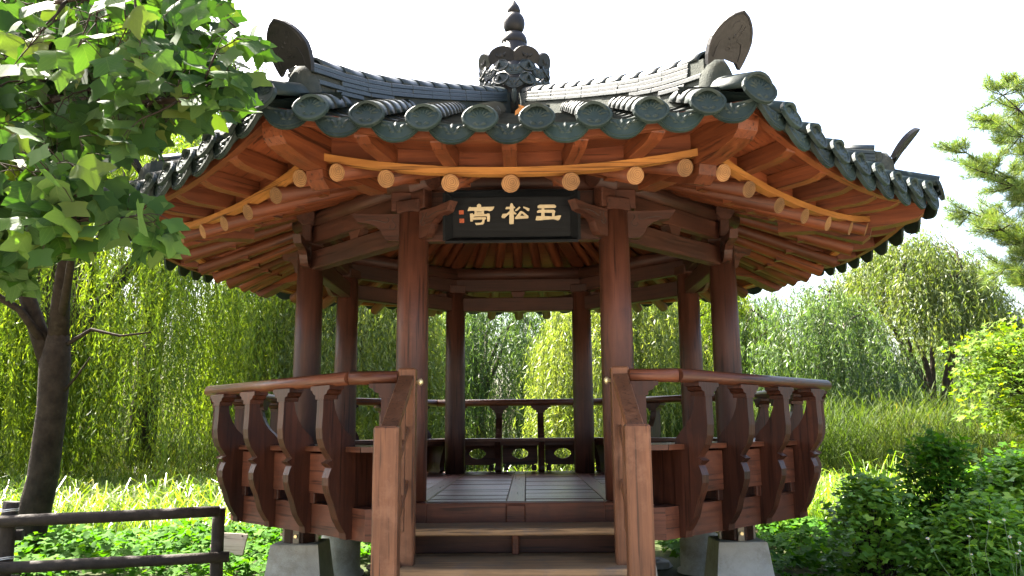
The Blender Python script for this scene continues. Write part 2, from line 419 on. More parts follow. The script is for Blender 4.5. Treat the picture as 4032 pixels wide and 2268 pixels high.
def rod(p, r, n=14, close=True):
    """Tube through points p with radii r; returns v, f, smooth flags and a flag for end caps."""
    v, f, sm, cap = [], [], [], []
    p = [Vector(q) for q in p]
    up = None
    for i, q in enumerate(p):
        d = (p[min(i+1, len(p)-1)] - p[max(i-1, 0)]).normalized()
        if up is None:
            up = Vector((0, 0, 1)) if abs(d.z) < 0.9 else Vector((0, 1, 0))
        a = d.cross(up).normalized()
        b = a.cross(d).normalized()
        up = b
        for k in range(n):
            t = TAU*k/n
            v.append(q + (a*math.cos(t) + b*math.sin(t))*r[i])
    for i in range(len(p)-1):
        for k in range(n):
            k2 = (k+1) % n
            f.append((i*n+k, (i+1)*n+k, (i+1)*n+k2, i*n+k2)); sm.append(True); cap.append(0)
    if close:
        f.append(tuple(range(n))); sm.append(False); cap.append(1)
        b0 = (len(p)-1)*n
        f.append(tuple(b0+k for k in range(n-1, -1, -1))); sm.append(False); cap.append(1)
    return v, f, sm, cap

def rod_mesh(name, p, r, mats, n=14):
    v, f, sm, cap = rod(p, r, n)
    return mesh(name, v, f, mats, fm=(cap if len(mats) > 1 else None), sm=sm)

def prism(pts, t0, t1, plane='yz'):
    """Outline pts (a, b) extruded between t0 and t1 along the remaining axis."""
    n = len(pts)
    def P(a, b, t):
        return {'yz': (t, a, b), 'xz': (a, t, b), 'xy': (a, b, t)}[plane]
    v = [P(a, b, t0) for a, b in pts] + [P(a, b, t1) for a, b in pts]
    f = [(i, (i+1) % n, n+(i+1) % n, n+i) for i in range(n)]
    f.append(tuple(range(n-1, -1, -1)))
    f.append(tuple(range(n, 2*n)))
    return v, f

def lathe(prof, n=20, arc=TAU):
    v, f = [], []
    for r, z in prof:
        for k in range(n):
            t = TAU*k/n
            v.append((r*math.cos(t), r*math.sin(t), z))
    for i in range(len(prof)-1):
        for k in range(n):
            k2 = (k+1) % n
            f.append((i*n+k, i*n+k2, (i+1)*n+k2, (i+1)*n+k))
    f.append(tuple(range(n-1, -1, -1)))
    b = (len(prof)-1)*n
    f.append(tuple(b+k for k in range(n)))
    return v, f

class Join:
    """Collects several pieces that belong to one part."""
    def __init__(self):
        self.v, self.f, self.sm, self.fm = [], [], [], []
    def add(self, v, f, mat=None, smooth=False, fm=0):
        b = len(self.v)
        if mat is not None:
            v = [mat @ Vector(p) for p in v]
        self.v += [tuple(p) for p in v]
        self.f += [tuple(i+b for i in q) for q in f]
        self.sm += list(smooth) if isinstance(smooth, (list, tuple)) else [smooth]*len(f)
        self.fm += list(fm) if isinstance(fm, (list, tuple)) else [fm]*len(f)
        return self
    def mesh(self, name, mats):
        return mesh(name, self.v, self.f, mats, fm=self.fm, sm=self.sm)

def fast_mesh(name, verts, loops, sizes, mat, var=None, smooth=False):
    """Large foliage meshes from arrays: verts (n,3), loops flat vertex ids, sizes per face."""
    me = bpy.data.meshes.new(name)
    nv, nl, nf = len(verts), len(loops), len(sizes)
    me.vertices.add(nv); me.loops.add(nl); me.polygons.add(nf)
    me.vertices.foreach_set('co', np.asarray(verts, dtype=np.float32).ravel())
    me.loops.foreach_set('vertex_index', np.asarray(loops, dtype=np.int32))
    starts = np.concatenate(([0], np.cumsum(sizes)[:-1])).astype(np.int32)
    me.polygons.foreach_set('loop_start', starts)
    if smooth:
        me.polygons.foreach_set('use_smooth', np.ones(nf, dtype=bool))
    me.materials.append(M[mat])
    if var is not None:
        a = me.attributes.new('var', 'FLOAT', 'FACE')
        a.data.foreach_set('value', np.asarray(var, dtype=np.float32))
    me.update(calc_edges=True)
    return me

def wm(o):
    m = o.matrix_basis.copy()
    while o.parent is not None:
        o = o.parent
        m = o.matrix_basis @ m
    return m

def part(name, me, root, mat=None, **props):
    """A part (or sub-part) whose placing is given in world terms."""
    if mat is None:
        mat = Matrix.Identity(4)
    return obj(name, me, root, wm(root).inverted() @ mat, **props)

# ------------------------------------------------------------------ ground
def ground():
    n = 90
    v, f = [], []
    xs = np.concatenate((np.linspace(-400, -30, 12), np.linspace(-28, 28, 60), np.linspace(30, 400, 12)))
    ys = np.concatenate((np.linspace(-60, -10, 8), np.linspace(-9, 40, 56), np.linspace(45, 900, 16)))
    for y in ys:
        for x in xs:
            h = 0.03*math.sin(x*1.3+0.4)*math.sin(y*0.9) + 0.02*math.sin(x*3.1+y*2.3)
            d = max(0.0, 1 - math.hypot(x, y)/4.5)
            h *= (1-d)
            if y > 4:
                h -= 0.02*min(y-4, 8)
            v.append((x, y, h))
    nx = len(xs)
    for j in range(len(ys)-1):
        for i in range(nx-1):
            f.append((j*nx+i, j*nx+i+1, (j+1)*nx+i+1, (j+1)*nx+i))
    o = obj('ground', mesh('ground', v, f, ['soil'], smooth=True))
    o['kind'] = 'structure'
ground()

# ------------------------------------------------------------------ pavilion
PAV = thing('pavilion', 'eight sided red brown timber pavilion with grey tiled roof and railing', 'pavilion')
SIDES = range(8)
A_COL = 1.811
R_COL = A_COL/math.cos(math.pi/8)
HIP = [math.radians(-112.5 + 45*k) for k in SIDES]     # hip directions; side k lies between HIP[k] and HIP[k+1]
def Z(z): return z + E
FLOOR = Z(-0.50)

def lift(q, a=0.115):
    return a*min(1.2, abs(q))**2.2

# --- footings
def footings():
    for k in SIDES:
        c = Vector((R_COL*math.cos(HIP[k]), R_COL*math.sin(HIP[k]), 0))
        front = c.y < 0
        if front:
            J = Join()
            top, bot, h = 0.195, 0.29, Z(-0.905)
            ch = 0.008
            v = [(-bot, -bot, -0.25), (bot, -bot, -0.25), (bot, bot, -0.25), (-bot, bot, -0.25),
                 (-top, -top, h-ch), (top, -top, h-ch), (top, top, h-ch), (-top, top, h-ch),
                 (-top+ch, -top+ch, h), (top-ch, -top+ch, h), (top-ch, top-ch, h), (-top+ch, top-ch, h)]
            f = [(0, 1, 5, 4), (1, 2, 6, 5), (2, 3, 7, 6), (3, 0, 4, 7), (4, 5, 9, 8), (5, 6, 10, 9), (6, 7, 11, 10), (7, 4, 8, 11), (8, 9, 10, 11)]
            ft = part('footing', mesh('footing', v, f, ['concrete']), PAV, Matrix.Translation(c))
            v, f, sm, cap = rod([(0, 0, h), (0, 0, Z(-0.705))], [0.135, 0.135], 8)
            st = part('post_stub', mesh('post_stub', v, f, ['beam']), PAV, Matrix.Translation(c) @ RZ(math.pi/8))
            for a in range(4):
                m = Matrix.Translation(c) @ RZ(a*math.pi/2)
                br = part('bracket', box_mesh('bracket', -0.025, 0.025, -0.150, -0.126, h+0.001, h+0.11, 'steel', 0.003), st, m)
                v, f, sm, cap = rod([(0, -0.149, h+0.06), (0, -0.172, h+0.06)], [0.017, 0.014], 8)
                part('bolt', mesh('bolt', v, f, ['brass'], sm=sm), br, m)
        else:
            h = Z(-0.705)
            v, f = lathe([(0.235, -0.25), (0.235, 0.03), (0.20, 0.05), (0.195, h-0.01), (0.185, h)], 24)
            part('footing', mesh('footing', v, f, ['concrete'], smooth=True), PAV, Matrix.Translation(c))
footings()

# --- deck, floor boards
def oct_pts(A):
    R = A/math.cos(math.pi/8)
    return [(R*math.cos(a), R*math.sin(a)) for a in HIP]

def deck():
    A = 2.20
    p = oct_pts(A)
    pts = [p[k] for k in (1, 2, 3, 4, 5, 6, 7, 0)]
    pts += [(-0.735, -A), (-0.735, -1.88), (0.735, -1.88), (0.735, -A)]
    v, f = prism(pts, Z(-0.60), Z(-0.545), 'xy')
    fl = part('floor', mesh('floor', v, f, ['beam']), PAV)
    rows = np.arange(-2.19, 2.19, 0.1825)
    for i, y0 in enumerate(rows):
        y1 = y0 + 0.1725
        ym = max(abs(y0), abs(y1))
        xm = min(2.205, 2.205*math.sqrt(2) - ym)
        segs = [(-xm, -0.768), (0.768, xm)]
        if y0 > -1.87:
            segs += [(-0.632, -0.068), (0.068, 0.632)]
        for a, b in segs:
            if b - a < 0.05:
                continue
            dz = RND.uniform(-0.0025, 0.0025)
            L = b - a
            me = box_mesh('plank', -L/2, L/2, 0, y1-y0, -0.042, 0, 'plank', 0.004)
            part('plank', me, fl, Matrix.Translation(((a+b)/2, y0, FLOOR+dz)) @ Matrix.Rotation(RND.uniform(-0.002, 0.002), 4, 'X'))
    for x in (-0.70, 0, 0.70):
        y0 = -1.868
        me = box_mesh('floor_beam', -0.5*(2.2+1.868), 0.5*(2.2+1.868), -0.065, 0.065, -0.05, 0.003, 'plank', 0.004)
        part('floor_beam', me, fl, Matrix.Translation((x, (2.2-1.868)/2, FLOOR)) @ RZ(math.pi/2))
    # perimeter beams
    for k in SIDES:
        h0, h1 = 2.335*T8, 2.21*T8
        if k:
            v = []
            for z in (Z(-0.705), Z(-0.502)):
                v += [(-h0, -2.335, z), (h0, -2.335, z), (h1, -2.21, z), (-h1, -2.21, z)]
            f = [(0, 1, 5, 4), (1, 2, 6, 5), (2, 3, 7, 6), (3, 0, 4, 7), (3, 2, 1, 0), (4, 5, 6, 7)]
            part('deck_beam', mesh('deck_beam', v, f, ['deck']), PAV, RZ(math.pi/4*k))
        else:
            for s in (-1, 1):
                v = []
                for z in (Z(-0.705), Z(-0.502)):
                    v += [(s*h0, -2.335, z), (s*0.80, -2.335, z), (s*0.80, -2.21, z), (s*h1, -2.21, z)]
                f = [(0, 1, 5, 4), (1, 2, 6, 5), (2, 3, 7, 6), (3, 0, 4, 7), (3, 2, 1, 0), (4, 5, 6, 7)]
                part('deck_beam', mesh('deck_beam', v, f, ['deck']), PAV)
                part('deck_beam', box_mesh('deck_beam', -0.235, 0.235, -0.03, 0.03, Z(-0.702), Z(-0.5035), 'deck'), PAV,
                     Matrix.Translation((s*0.766, -2.11, 0)) @ RZ(math.pi/2))
    part('front_beam', box_mesh('front_beam', -0.735, 0.735, -1.93, -1.872, Z(-0.665), Z(-0.5015), 'deck'), PAV)
    part('beam_end', box_mesh('beam_end', -0.068, 0.068, -1.952, -1.931, Z(-0.655), Z(-0.512), 'deck', 0.008), PAV)
    for s in (-1, 1):
        part('post_stub', box_mesh('post_stub', s*0.70-0.085, s*0.70+0.085, -1.945, -1.87, Z(-0.71), Z(-0.5005), 'deck'), PAV)
    # joists below
    for a in range(4):
        part('joist', box_mesh('joist', -2.15, 2.15, -0.06, 0.06, Z(-0.702), Z(-0.602), 'beam'), PAV, RZ(math.radians(22.5+45*a)))
deck()

# --- columns and beams over them
def frame_top():
    ch = 0.0
    prof = [(0.114, FLOOR+0.0045), (0.118, FLOOR+0.5), (0.117, FLOOR+1.2), (0.110, Z(1.60))]
    v, f = lathe(prof, 24)
    cme = mesh('column', v, f, ['column'], sm=[True]*(len(f)-2)+[False]*2)
    cap = box_mesh('capital', -0.10, 0.10, -0.10, 0.10, Z(1.60), Z(1.70), 'beam', 0.01)
    for k in SIDES:
        c = Vector((R_COL*math.cos(HIP[k]), R_COL*math.sin(HIP[k]), 0))
        co = part('column', cme, PAV, Matrix.Translation(c) @ RZ(k*1.7))
        part('capital', cap, co, Matrix.Translation(c) @ RZ(HIP[k]))
    hl = A_COL*T8
    lint = box_mesh('lintel', -hl+0.09, hl-0.09, -0.05, 0.05, Z(1.386), Z(1.548), 'beam', 0.008)
    block_pts = [(-0.055, Z(1.5485)), (0.055, Z(1.5485)), (0.085, Z(1.618)), (-0.085, Z(1.618))]
    bv, bf = prism(block_pts, -0.04, 0.04, 'xz')
    block = mesh('bearing_block', bv, bf, ['beam'])
    tie = box_mesh('purlin_support', -hl-0.17, hl+0.17, -0.042, 0.042, Z(1.6185), Z(1.768), 'beam', 0.008)
    pv, pf, psm, pc = rod([(-hl-0.22, 0, Z(1.835)), (hl+0.22, 0, Z(1.835))], [0.078, 0.078], 16)
    purl = mesh('purlin', pv, pf, ['beam'], sm=psm)
    # carved wings: the lintel ends run on past every column
    wing = [(0.09, 1.604), (0.30, 1.600), (0.470, 1.612), (0.442, 1.572), (0.425, 1.546), (0.34, 1.532), (0.285, 1.512), (0.250, 1.485), (0.236, 1.452), (0.215, 1.418), (0.19, 1.398), (0.09, 1.394)]
    def wing_mesh(s):
        v, f = prism([(s*a, Z(b)) for a, b in (wing if s > 0 else wing[::-1])], -0.034, 0.034, 'xz')
        return mesh('carved_wing', v, f, ['beam'])
    def wing_lines(s):
        J = Join()
        def curve(pts):
            for y in (-0.0345, 0.0345):
                v, f, sm, cap = rod([(s*a, y, Z(b)) for a, b in pts], [0.0038]*len(pts), 5)
                J.add(v, f)
        pts = [(0.135, 1.582), (0.155, 1.575), (0.16, 1.555), (0.145, 1.535), (0.13, 1.515), (0.14, 1.49), (0.165, 1.485), (0.18, 1.50), (0.17, 1.515)]
        pts2 = [(0.20, 1.575), (0.185, 1.56), (0.19, 1.542), (0.215, 1.537), (0.26, 1.552), (0.32, 1.560), (0.36, 1.556)]
        curve(pts); curve(pts2)
        return J.mesh('carving', ['groove'])
    wm_, wl_ = {s: wing_mesh(s) for s in (-1, 1)}, {s: wing_lines(s) for s in (-1, 1)}
    for k in SIDES:
        R = RZ(math.pi/4*k)
        T = R @ Matrix.Translation((0, -A_COL, 0))
        part('lintel', lint, PAV, T)
        part('bearing_block', block, PAV, T)
        d = 0.0 if k % 2 else 0.006
        part('purlin_support', tie, PAV, T @ Matrix.Translation((0, 0, d)))
        part('purlin', purl, PAV, T @ Matrix.Translation((0, 0, d)))
        for s in (-1, 1):
            w = part('carved_wing', wm_[s], PAV, R @ Matrix.Translation((s*hl, -A_COL, 0)))
            part('carving', wl_[s], w, R @ Matrix.Translation((s*hl, -A_COL, 0)), kind='stuff')
frame_top()

# --- rafters, flying rafters, hip rafters, soffit boards, strips
RAF_X = [-1.07, -0.765, -0.37, 0.0, 0.37, 0.765, 1.07]
A_RAF, A_FLY = 2.95, 3.31
def raf_z(A, q):
    t = (A - A_COL)/(A_RAF - A_COL)
    z = 1.96 + (1.482-1.96)*t
    return z + lift(q)*max(0.0, t)**1.3

def eaves():
    def raf(x):
        q = x/(A_RAF*T8)
        o = Vector((x, -A_RAF, Z(raf_z(A_RAF, q))))
        i = Vector((x*0.13, -A_RAF*0.13, Z(raf_z(A_RAF*0.13, q))))
        L = (i-o).length
        rm = rod_mesh('rafter', [(0, 0, 0), (L*0.5, 0, 0), (L, 0, 0)], [0.056, 0.058, 0.052], ['rafter', 'rafter_end'], 14)
        return rm, frame(o, i-o)
    rs = [raf(x) for x in RAF_X]
    def fly(x):
        q = x/(A_RAF*T8)
        x1 = x*A_FLY/A_RAF
        o = Vector((x1, -A_FLY, Z(1.60+lift(q, 0.14))))
        i = Vector((x1*0.76, -A_FLY*0.76, Z(1.60+lift(q, 0.10))))
        L = (Vector((i.x, i.y, 0))-Vector((o.x, o.y, 0))).length
        pts = [(0.0, 0.10), (0.0, 0.052), (0.020, 0.018), (0.075, -0.004), (0.15, -0.012), (L, -0.012), (L, 0.10)]
        v, f = prism(pts, -0.042, 0.042, 'xz')
        return mesh('flying_rafter', v, f, ['rafter']), frame(o, i-o)
    fs = [fly(x) for x in RAF_X[1:-1]]
    # soffit boards: between neighbouring rafters (with the hips as the outer borders)
    def board(pa, pb, A0, A1, zf, name, steps=4, th=0.014):
        v, f = [], []
        n = steps+1
        for j in range(2):
            for s in range(n):
                A = A0 + (A1-A0)*s/steps
                for p in (pa, pb):
                    x = p*A/A_RAF
                    q = p/(A_RAF*T8)
                    v.append((x, -A, Z(zf(A, q)) + j*th))
        for s in range(steps):
            a = 2*s
            f.append((a, a+1, a+3, a+2))
            b = 2*n + 2*s
            f.append((b, b+2, b+3, b+1))
            f.append((a, a+2, b+2, b)); f.append((a+1, b+1, b+3, a+3))
        f.append((0, 2*n, 2*n+1, 1)); e = 2*steps
        f.append((e, e+1, 2*n+e+1, 2*n+e))
        # local origin at the middle of the board, grain along the tangent
        return mesh(name, v, f, ['soffit'])
    edges = [-A_RAF*T8] + RAF_X + [A_RAF*T8]
    low = [board(edges[i], edges[i+1], 0.40, 2.935, lambda A, q: raf_z(A, q)+0.0585, 'soffit_board', 5) for i in range(len(edges)-1)]
    fx = [-A_RAF*T8] + RAF_X[1:-1] + [A_RAF*T8]
    def zhi(A, q):
        t = (A-2.52)/(A_FLY-2.52)
        return 1.7015 + lift(q, 0.10+0.04*t)
    high = [board(fx[i], fx[i+1], 2.56, 3.30, zhi, 'eave_board', 4) for i in range(len(fx)-1)]
    def strip(A0, A1, z0, z1, la, mat, name, n=18):
        v, f = [], []
        for i in range(n+1):
            q = -1 + 2*i/n
            for A, z in ((A0, z0), (A1, z0), (A1, z1), (A0, z1)):
                v.append((q*A*T8*0.985, -A, Z(z+lift(q, la))))
        for i in range(n):
            for a in range(4):
                b = (a+1) % 4
                f.append((4*i+a, 4*i+b, 4*i+4+b, 4*i+4+a))
        f.append((3, 2, 1, 0)); f.append((4*n, 4*n+1, 4*n+2, 4*n+3))
        return mesh(name, v, f, [mat])
    s1 = strip(2.895, 2.955, 1.5405, 1.587, 0.115, 'strip', 'pale_strip')
    s2 = strip(3.285, 3.335, 1.622, 1.688, 0.150, 'soffit', 'fascia_strip')
    s3 = strip(2.872, 2.890, 1.60, 1.712, 0.118, 'soffit', 'blocking_board')
    for k in SIDES:
        R = RZ(math.pi/4*k)
        for me, fr in rs:
            part('rafter', me, PAV, R @ fr)
        for me, fr in fs:
            part('flying_rafter', me, PAV, R @ fr)
        for me in low:
            part('soffit_board', me, PAV, R)
        for me in high:
            part('eave_board', me, PAV, R)
        part('pale_strip', s1, PAV, R)
        part('fascia_strip', s2, PAV, R)
        part('blocking_board', s3, PAV, R)
    # hip rafters
    lowp = [(0.42, 2.60), (0.42, 2.44), (1.96, 1.895), (2.6, 1.665), (3.00, 1.515), (3.10, 1.485), (3.16, 1.53), (3.175, 1.593), (2.6, 1.78), (1.96, 2.055)]
    v, f = prism([(a, Z(b)) for a, b in lowp], -0.062, 0.062, 'xz')
    lowm = mesh('hip_rafter', v, f, ['rafter'])
    upp = [(2.45, 1.80), (2.45, 1.63), (3.10, 1.592), (3.30, 1.600), (3.43, 1.618), (3.52, 1.640), (3.565, 1.675), (3.583, 1.73), (3.583, 1.815), (3.2, 1.82)]
    v, f = prism([(a, Z(b)) for a, b in upp], -0.068, 0.068, 'xz')
    upm = mesh('upper_hip_rafter', v, f, ['rafter'])
    for k in SIDES:
        part('hip_rafter', lowm, PAV, RZ(HIP[k]))
        part('upper_hip_rafter', upm, PAV, RZ(HIP[k]))
    # hub block under the apex
    v, f = lathe([(0.10, Z(2.30)), (0.17, Z(2.36)), (0.19, Z(2.62)), (0.15, Z(2.75))], 16)
    part('apex_post', mesh('apex_post', v, f, ['beam']), PAV)
eaves()

# --- tiled roof
A_EAVE = 3.40
def zh(A):
    t = A_EAVE-A
    return 1.83 + 0.348*t + 0.0115*t*t
def roof_z(x, A):
    q = min(1.0, abs(x)/(A*T8)) if A > 1e-6 else 0
    sag = 0.14*max(0.0, (A-0.4)/3.0)**2
    return zh(A) - sag*(1-q**2.5)

def half_tube(L, r0, r1, th=0.016, n=8, flat=1.0):
    v, f, sm = [], [], []
    for x, r in ((0, r0), (L, r1)):
        for rr in (r, r-th):
            for i in range(n+1):
                t = math.pi*i/n
                v.append((x, rr*math.cos(t), rr*math.sin(t)*flat))
    m = n+1
    for i in range(n):
        f.append((i, i+1, 2*m+i+1, 2*m+i)); sm.append(True)              # outside
        f.append((m+i, 3*m+i, 3*m+i+1, m+i+1)); sm.append(True)          # inside
        f.append((i, m+i, m+i+1, i+1)); sm.append(False)                 # lower end
        f.append((2*m+i, 2*m+i+1, 3*m+i+1, 3*m+i)); sm.append(False)
    f.append((0, 2*m, 3*m, m)); sm.append(False)
    f.append((n, m+n, 3*m+n, 2*m+n)); sm.append(False)
    return v, f, sm

def lens(cx, cy, ang, L, w, h, n=6):
    """A small raised petal on a face lying in the y-z plane, looking towards -x."""
    v, f = [], []
    for i in range(n):
        t = TAU*i/n
        a, b = L*math.cos(t), w*math.sin(t)
        v.append((0, cx + a*math.cos(ang)-b*math.sin(ang), cy + a*math.sin(ang)+b*math.cos(ang)))
    v.append((-h, cx, cy))
    for i in range(n):
        f.append((i, (i+1) % n, n))
    return v, f

def disc(rw, rh, th=0.02, petals=True, n=20):
    """Round end plate in the y-z plane facing -x, with a raised rim and a palmette."""
    J = Join()
    v, f = [], []
    rings = [(1.0, th), (1.0, 0.0), (0.94, -0.004), (0.86, -0.004), (0.82, 0.003)]
    for s, x in rings:
        for i in range(n):
            t = TAU*i/n
            p = 1 + 0.10*abs(math.cos(t))**6
            v.append((x, rw*s*p*math.cos(t), rh*s*math.sin(t)))
    for j in range(len(rings)-1):
        for i in range(n):
            i2 = (i+1) % n
            f.append((j*n+i, j*n+i2, (j+1)*n+i2, (j+1)*n+i))
    f.append(tuple(4*n+i for i in range(n)))
    f.append(tuple(i for i in range(n-1, -1, -1)))
    J.add(v, f)
    if petals:
        for i in range(7):
            a = math.radians(15 + 25*i)
            v, f = lens(0.50*rw*math.cos(a), -0.08*rh+0.56*rh*math.sin(a), math.atan2(rh*math.sin(a), rw*math.cos(a)), 0.30*rw, 0.085*rw, 0.009)
            J.add([(x+0.003, y, z) for x, y, z in v], f)
        for s in (-1, 1):
            v, f = lens(s*0.24*rw, -0.50*rh, s*0.5, 0.24*rw, 0.15*rw, 0.010)
            J.add([(x+0.003, y, z) for x, y, z in v], f)
    return J

def pan_shape(L, w=0.165, th=0.018, n=8, drop=0.016):
    v, f, sm = [], [], []
    for x, dz in ((0, 0), (L, -drop)):
        for t_ in (0, -th):
            for i in range(n+1):
                y = -w + 2*w*i/n
                v.append((x, y, 0.05*(y/w)**2 + dz + t_))
    m = n+1
    for i in range(n):
        f.append((i, 2*m+i, 2*m+i+1, i+1)); sm.append(True)
        f.append((m+i, m+i+1, 3*m+i+1, 3*m+i)); sm.append(True)
        f.append((i, i+1, m+i+1, m+i)); sm.append(False)
    return v, f, sm

def drip_face(w=0.165, h=0.118, th=0.02, n=14):
    J = Join()
    v, f = [], []
    def up(y): return 0.05*(y/w)**2 + 0.004
    def dn(y): return -h*(1-abs(y/w)**2.4) + 0.03*(abs(y/w)**2.4)
    for x, s in ((th, 1.0), (0, 1.0)):
        for i in range(n+1):
            y = -w + 2*w*i/n
            v.append((x, y, up(y))); v.append((x, y, dn(y)))
    m = 2*(n+1)
    for i in range(n):
        a = 2*i
        f.append((a, a+2, a+3, a+1)); f.append((m+a, m+a+1, m+a+3, m+a+2))
        f.append((a, m+a, m+a+2, a+2)); f.append((a+1, a+3, m+a+3, m+a+1))
    f.append((0, 1, m+1, m)); f.append((m-2, 2*m-2, 2*m-1, m-1))
    J.add(v, f)
    # raised rim along the lower edge and a little lotus
    pts = []
    for i in range(n+1):
        y = (-w + 2*w*i/n)*0.93
        pts.append((-0.001, y, dn(y)+0.017))
    rv, rf, rs, rc = rod(pts, [0.005]*len(pts), 5)
    J.add(rv, rf)
    for cx, cz, a, L, ww in ((0, -0.02, 1.57, 0.03, 0.016), (-0.035, -0.025, 2.3, 0.028, 0.014), (0.035, -0.025, 0.85, 0.028, 0.014), (-0.07, -0.008, 2.7, 0.026, 0.012), (0.07, -0.008, 0.45, 0.026, 0.012), (-0.02, -0.055, 2.8, 0.02, 0.012), (0.02, -0.055, 0.35, 0.02, 0.012)):
        v, f = lens(cx, cz, a, L, ww, 0.009)
        J.add([(x-0.0005, y, z) for x, y, z in v], f)
    return J

def tile_frame(x, A, dA, dz=0.0):
    """Frame on the front slope: x axis up the slope, z axis away from the roof."""
    p = Vector((x, -A, Z(roof_z(x, A)+dz)))
    A2 = max(0.12, A-dA)
    p2 = Vector((x, -A2, Z(roof_z(x, A2)+dz)))
    return frame(p, p2-p)

def roof():
    # bed
    v, f = [], []
    NA, NQ = 9, 12
    As = np.linspace(0.15, 3.375, NA+1)
    for k in SIDES:
        R = RZ(math.pi/4*k)
        b = len(v)
        for A in As:
            for j in range(NQ+1):
                q = -1 + 2*j/NQ
                x = q*A*T8
                v.append(R @ Vector((x, -A, Z(roof_z(x, A)-0.035))))
        for j in range(NQ+1):
            q = -1 + 2*j/NQ
            v.append(R @ Vector((q*3.36*T8, -3.36, Z(roof_z(q*3.36*T8, 3.36)-0.05))))
        for i in range(NA+1):
            for j in range(NQ):
                a = b + i*(NQ+1)+j
                f.append((a, a+1, a+NQ+2, a+NQ+1))
    rf = part('roof', mesh('roof', v, f, ['mortar'], smooth=True), PAV)
    TL = 0.27
    cv, cf, cs = half_tube(0.305, 0.088, 0.078)
    cover = mesh('cover_tile', cv, cf, ['tile'], sm=cs)
    pv, pf, ps = pan_shape(0.30)
    pan = mesh('pan_tile', pv, pf, ['tile'], sm=ps)
    J = Join(); J.add(cv, cf, smooth=cs)
    D = disc(0.094, 0.090)
    tilt = Matrix.Translation((-0.022, 0, 0.018)) @ Matrix.Rotation(math.radians(42), 4, 'Y')
    J.add(D.v, D.f, tilt)
    ecover = J.mesh('eave_cover_tile', ['eave_tile'])
    J = Join(); J.add(pv, pf, smooth=ps)
    D = drip_face()
    J.add(D.v, D.f, Matrix.Translation((-0.004, 0, -0.004)) @ Matrix.Rotation(math.radians(38), 4, 'Y'))
    epan = J.mesh('eave_pan_tile', ['eave_tile'])
    SP = 0.3175
    covers, pans = [], []
    for i in range(8):
        x = (i-3.5)*SP
        A = A_EAVE + 0.02
        Amin = abs(x)/T8 + 0.10
        first = True
        while A - 0.12 > Amin and A > 0.45:
            covers.append((first, tile_frame(x, A, TL, 0.026)))
            first = False
            A -= TL*0.92
    for i in range(9):
        x = (i-4)*SP
        A = A_EAVE
        Amin = (abs(x)-0.06)/T8 + 0.02
        first = True
        while (A - 0.10 > Amin or first) and A > 0.35:
            pans.append((first, tile_frame(x*(0.985 if first and abs(i-4) == 4 else 1), A, TL)))
            first = False
            A -= TL*0.92
    stuff = Join()
    for k in SIDES:
        R = RZ(math.pi/4*k)
        near = k in (7, 0, 1)
        for first, fr in covers:
            jig = Matrix.Rotation(RND.uniform(-0.012, 0.012), 4, 'Z')
            if first:
                part('eave_cover_tile', ecover, rf, R @ fr @ jig)
            elif near:
                part('cover_tile', cover, rf, R @ fr @ jig)
            else:
                stuff.add(cv, cf, R @ fr @ jig, smooth=cs)
        for first, fr in pans:
            if first:
                part('eave_pan_tile', epan, rf, R @ fr)
            elif near:
                part('pan_tile', pan, rf, R @ fr)
            else:
                stuff.add(pv, pf, R @ fr, smooth=ps)
    part('far_slope_tiles', stuff.mesh('far_slope_tiles', ['tile']), rf, kind='stuff')

    # corner tiles on the hips
    J = Join()
    hv, hf, hs = half_tube(0.52, 0.105, 0.098, n=10)
    J.add(hv, hf, smooth=hs)
    D = disc(0.105, 0.100)
    J.add(D.v, D.f, Matrix.Translation((-0.022, 0, 0.012)) @ Matrix.Rotation(math.radians(34), 4, 'Y'))
    corner = J.mesh('corner_tile', ['eave_tile'])
    # ridge pieces
    cav, caf, cas = half_tube(0.262, 0.092, 0.084, n=10, flat=0.80)
    cap = mesh('ridge_cap_tile', cav, caf, ['tile'], sm=cas)
    course = [box_mesh('ridge_tile', 0.002, 0.312, -0.104+0.004*c, 0.104-0.004*c, 0, 0.031, 'tile', 0.004) for c in range(3)]
    CO = math.cos(math.pi/8)
    def rise(A): return 0.06*max(0.0, (A-2.15)/0.85)**2
    def hip_pt(Rr, dz): 
        A = Rr*CO
        return Vector((Rr, 0, Z(zh(A)+rise(A)+dz)))
    # mangwa outline
    def shield(w, h, arch, n=9):
        pts = []
        for i in range(n+1):
            t = i/n
            k = float(np.interp(t, (0, 0.15, 0.35, 0.5, 0.65, 0.78, 0.88, 0.95, 1.0), (0.80, 0.92, 1.0, 0.99, 0.88, 0.70, 0.48, 0.27, 0.0)))
            pts.append((w*k, h*t))
        right = pts
        left = [(-a, b) for a, b in reversed(pts[:-1])]
        bottom = [(-w*0.55, arch*0.75), (0, arch), (w*0.55, arch*0.75)]
        return right + left + bottom
    def mangwa_mesh():
        J = Join()
        o = shield(0.142, 0.350, 0.050, 12)
        v, f = prism(o, 0.0, 0.034, 'yz')
        J.add(v, f)
        inner = [(a*0.86, 0.03+b*0.88) for a, b in o if b > 0.0]
        rv, rf_, rs_, rc = rod([(-0.001, a, b) for a, b in inner[:18]], [0.004]*len(inner[:18]), 5)
        J.add(rv, rf_)
        def stroke(pts, r=0.007):
            v, f, s_, c_ = rod([(-0.001, a, b) for a, b in pts], [r]*len(pts), 5)
            J.add(v, f)
        stroke([(-0.055, 0.26), (-0.045, 0.215), (-0.03, 0.185), (-0.035, 0.165), (-0.07, 0.155), (-0.085, 0.10), (-0.085, 0.05)])
        stroke([(-0.03, 0.27), (-0.025, 0.24), (-0.012, 0.205), (-0.01, 0.18)])
        stroke([(0.055, 0.26), (0.06, 0.225), (0.045, 0.195), (0.05, 0.17), (0.08, 0.155), (0.09, 0.10), (0.09, 0.05)])
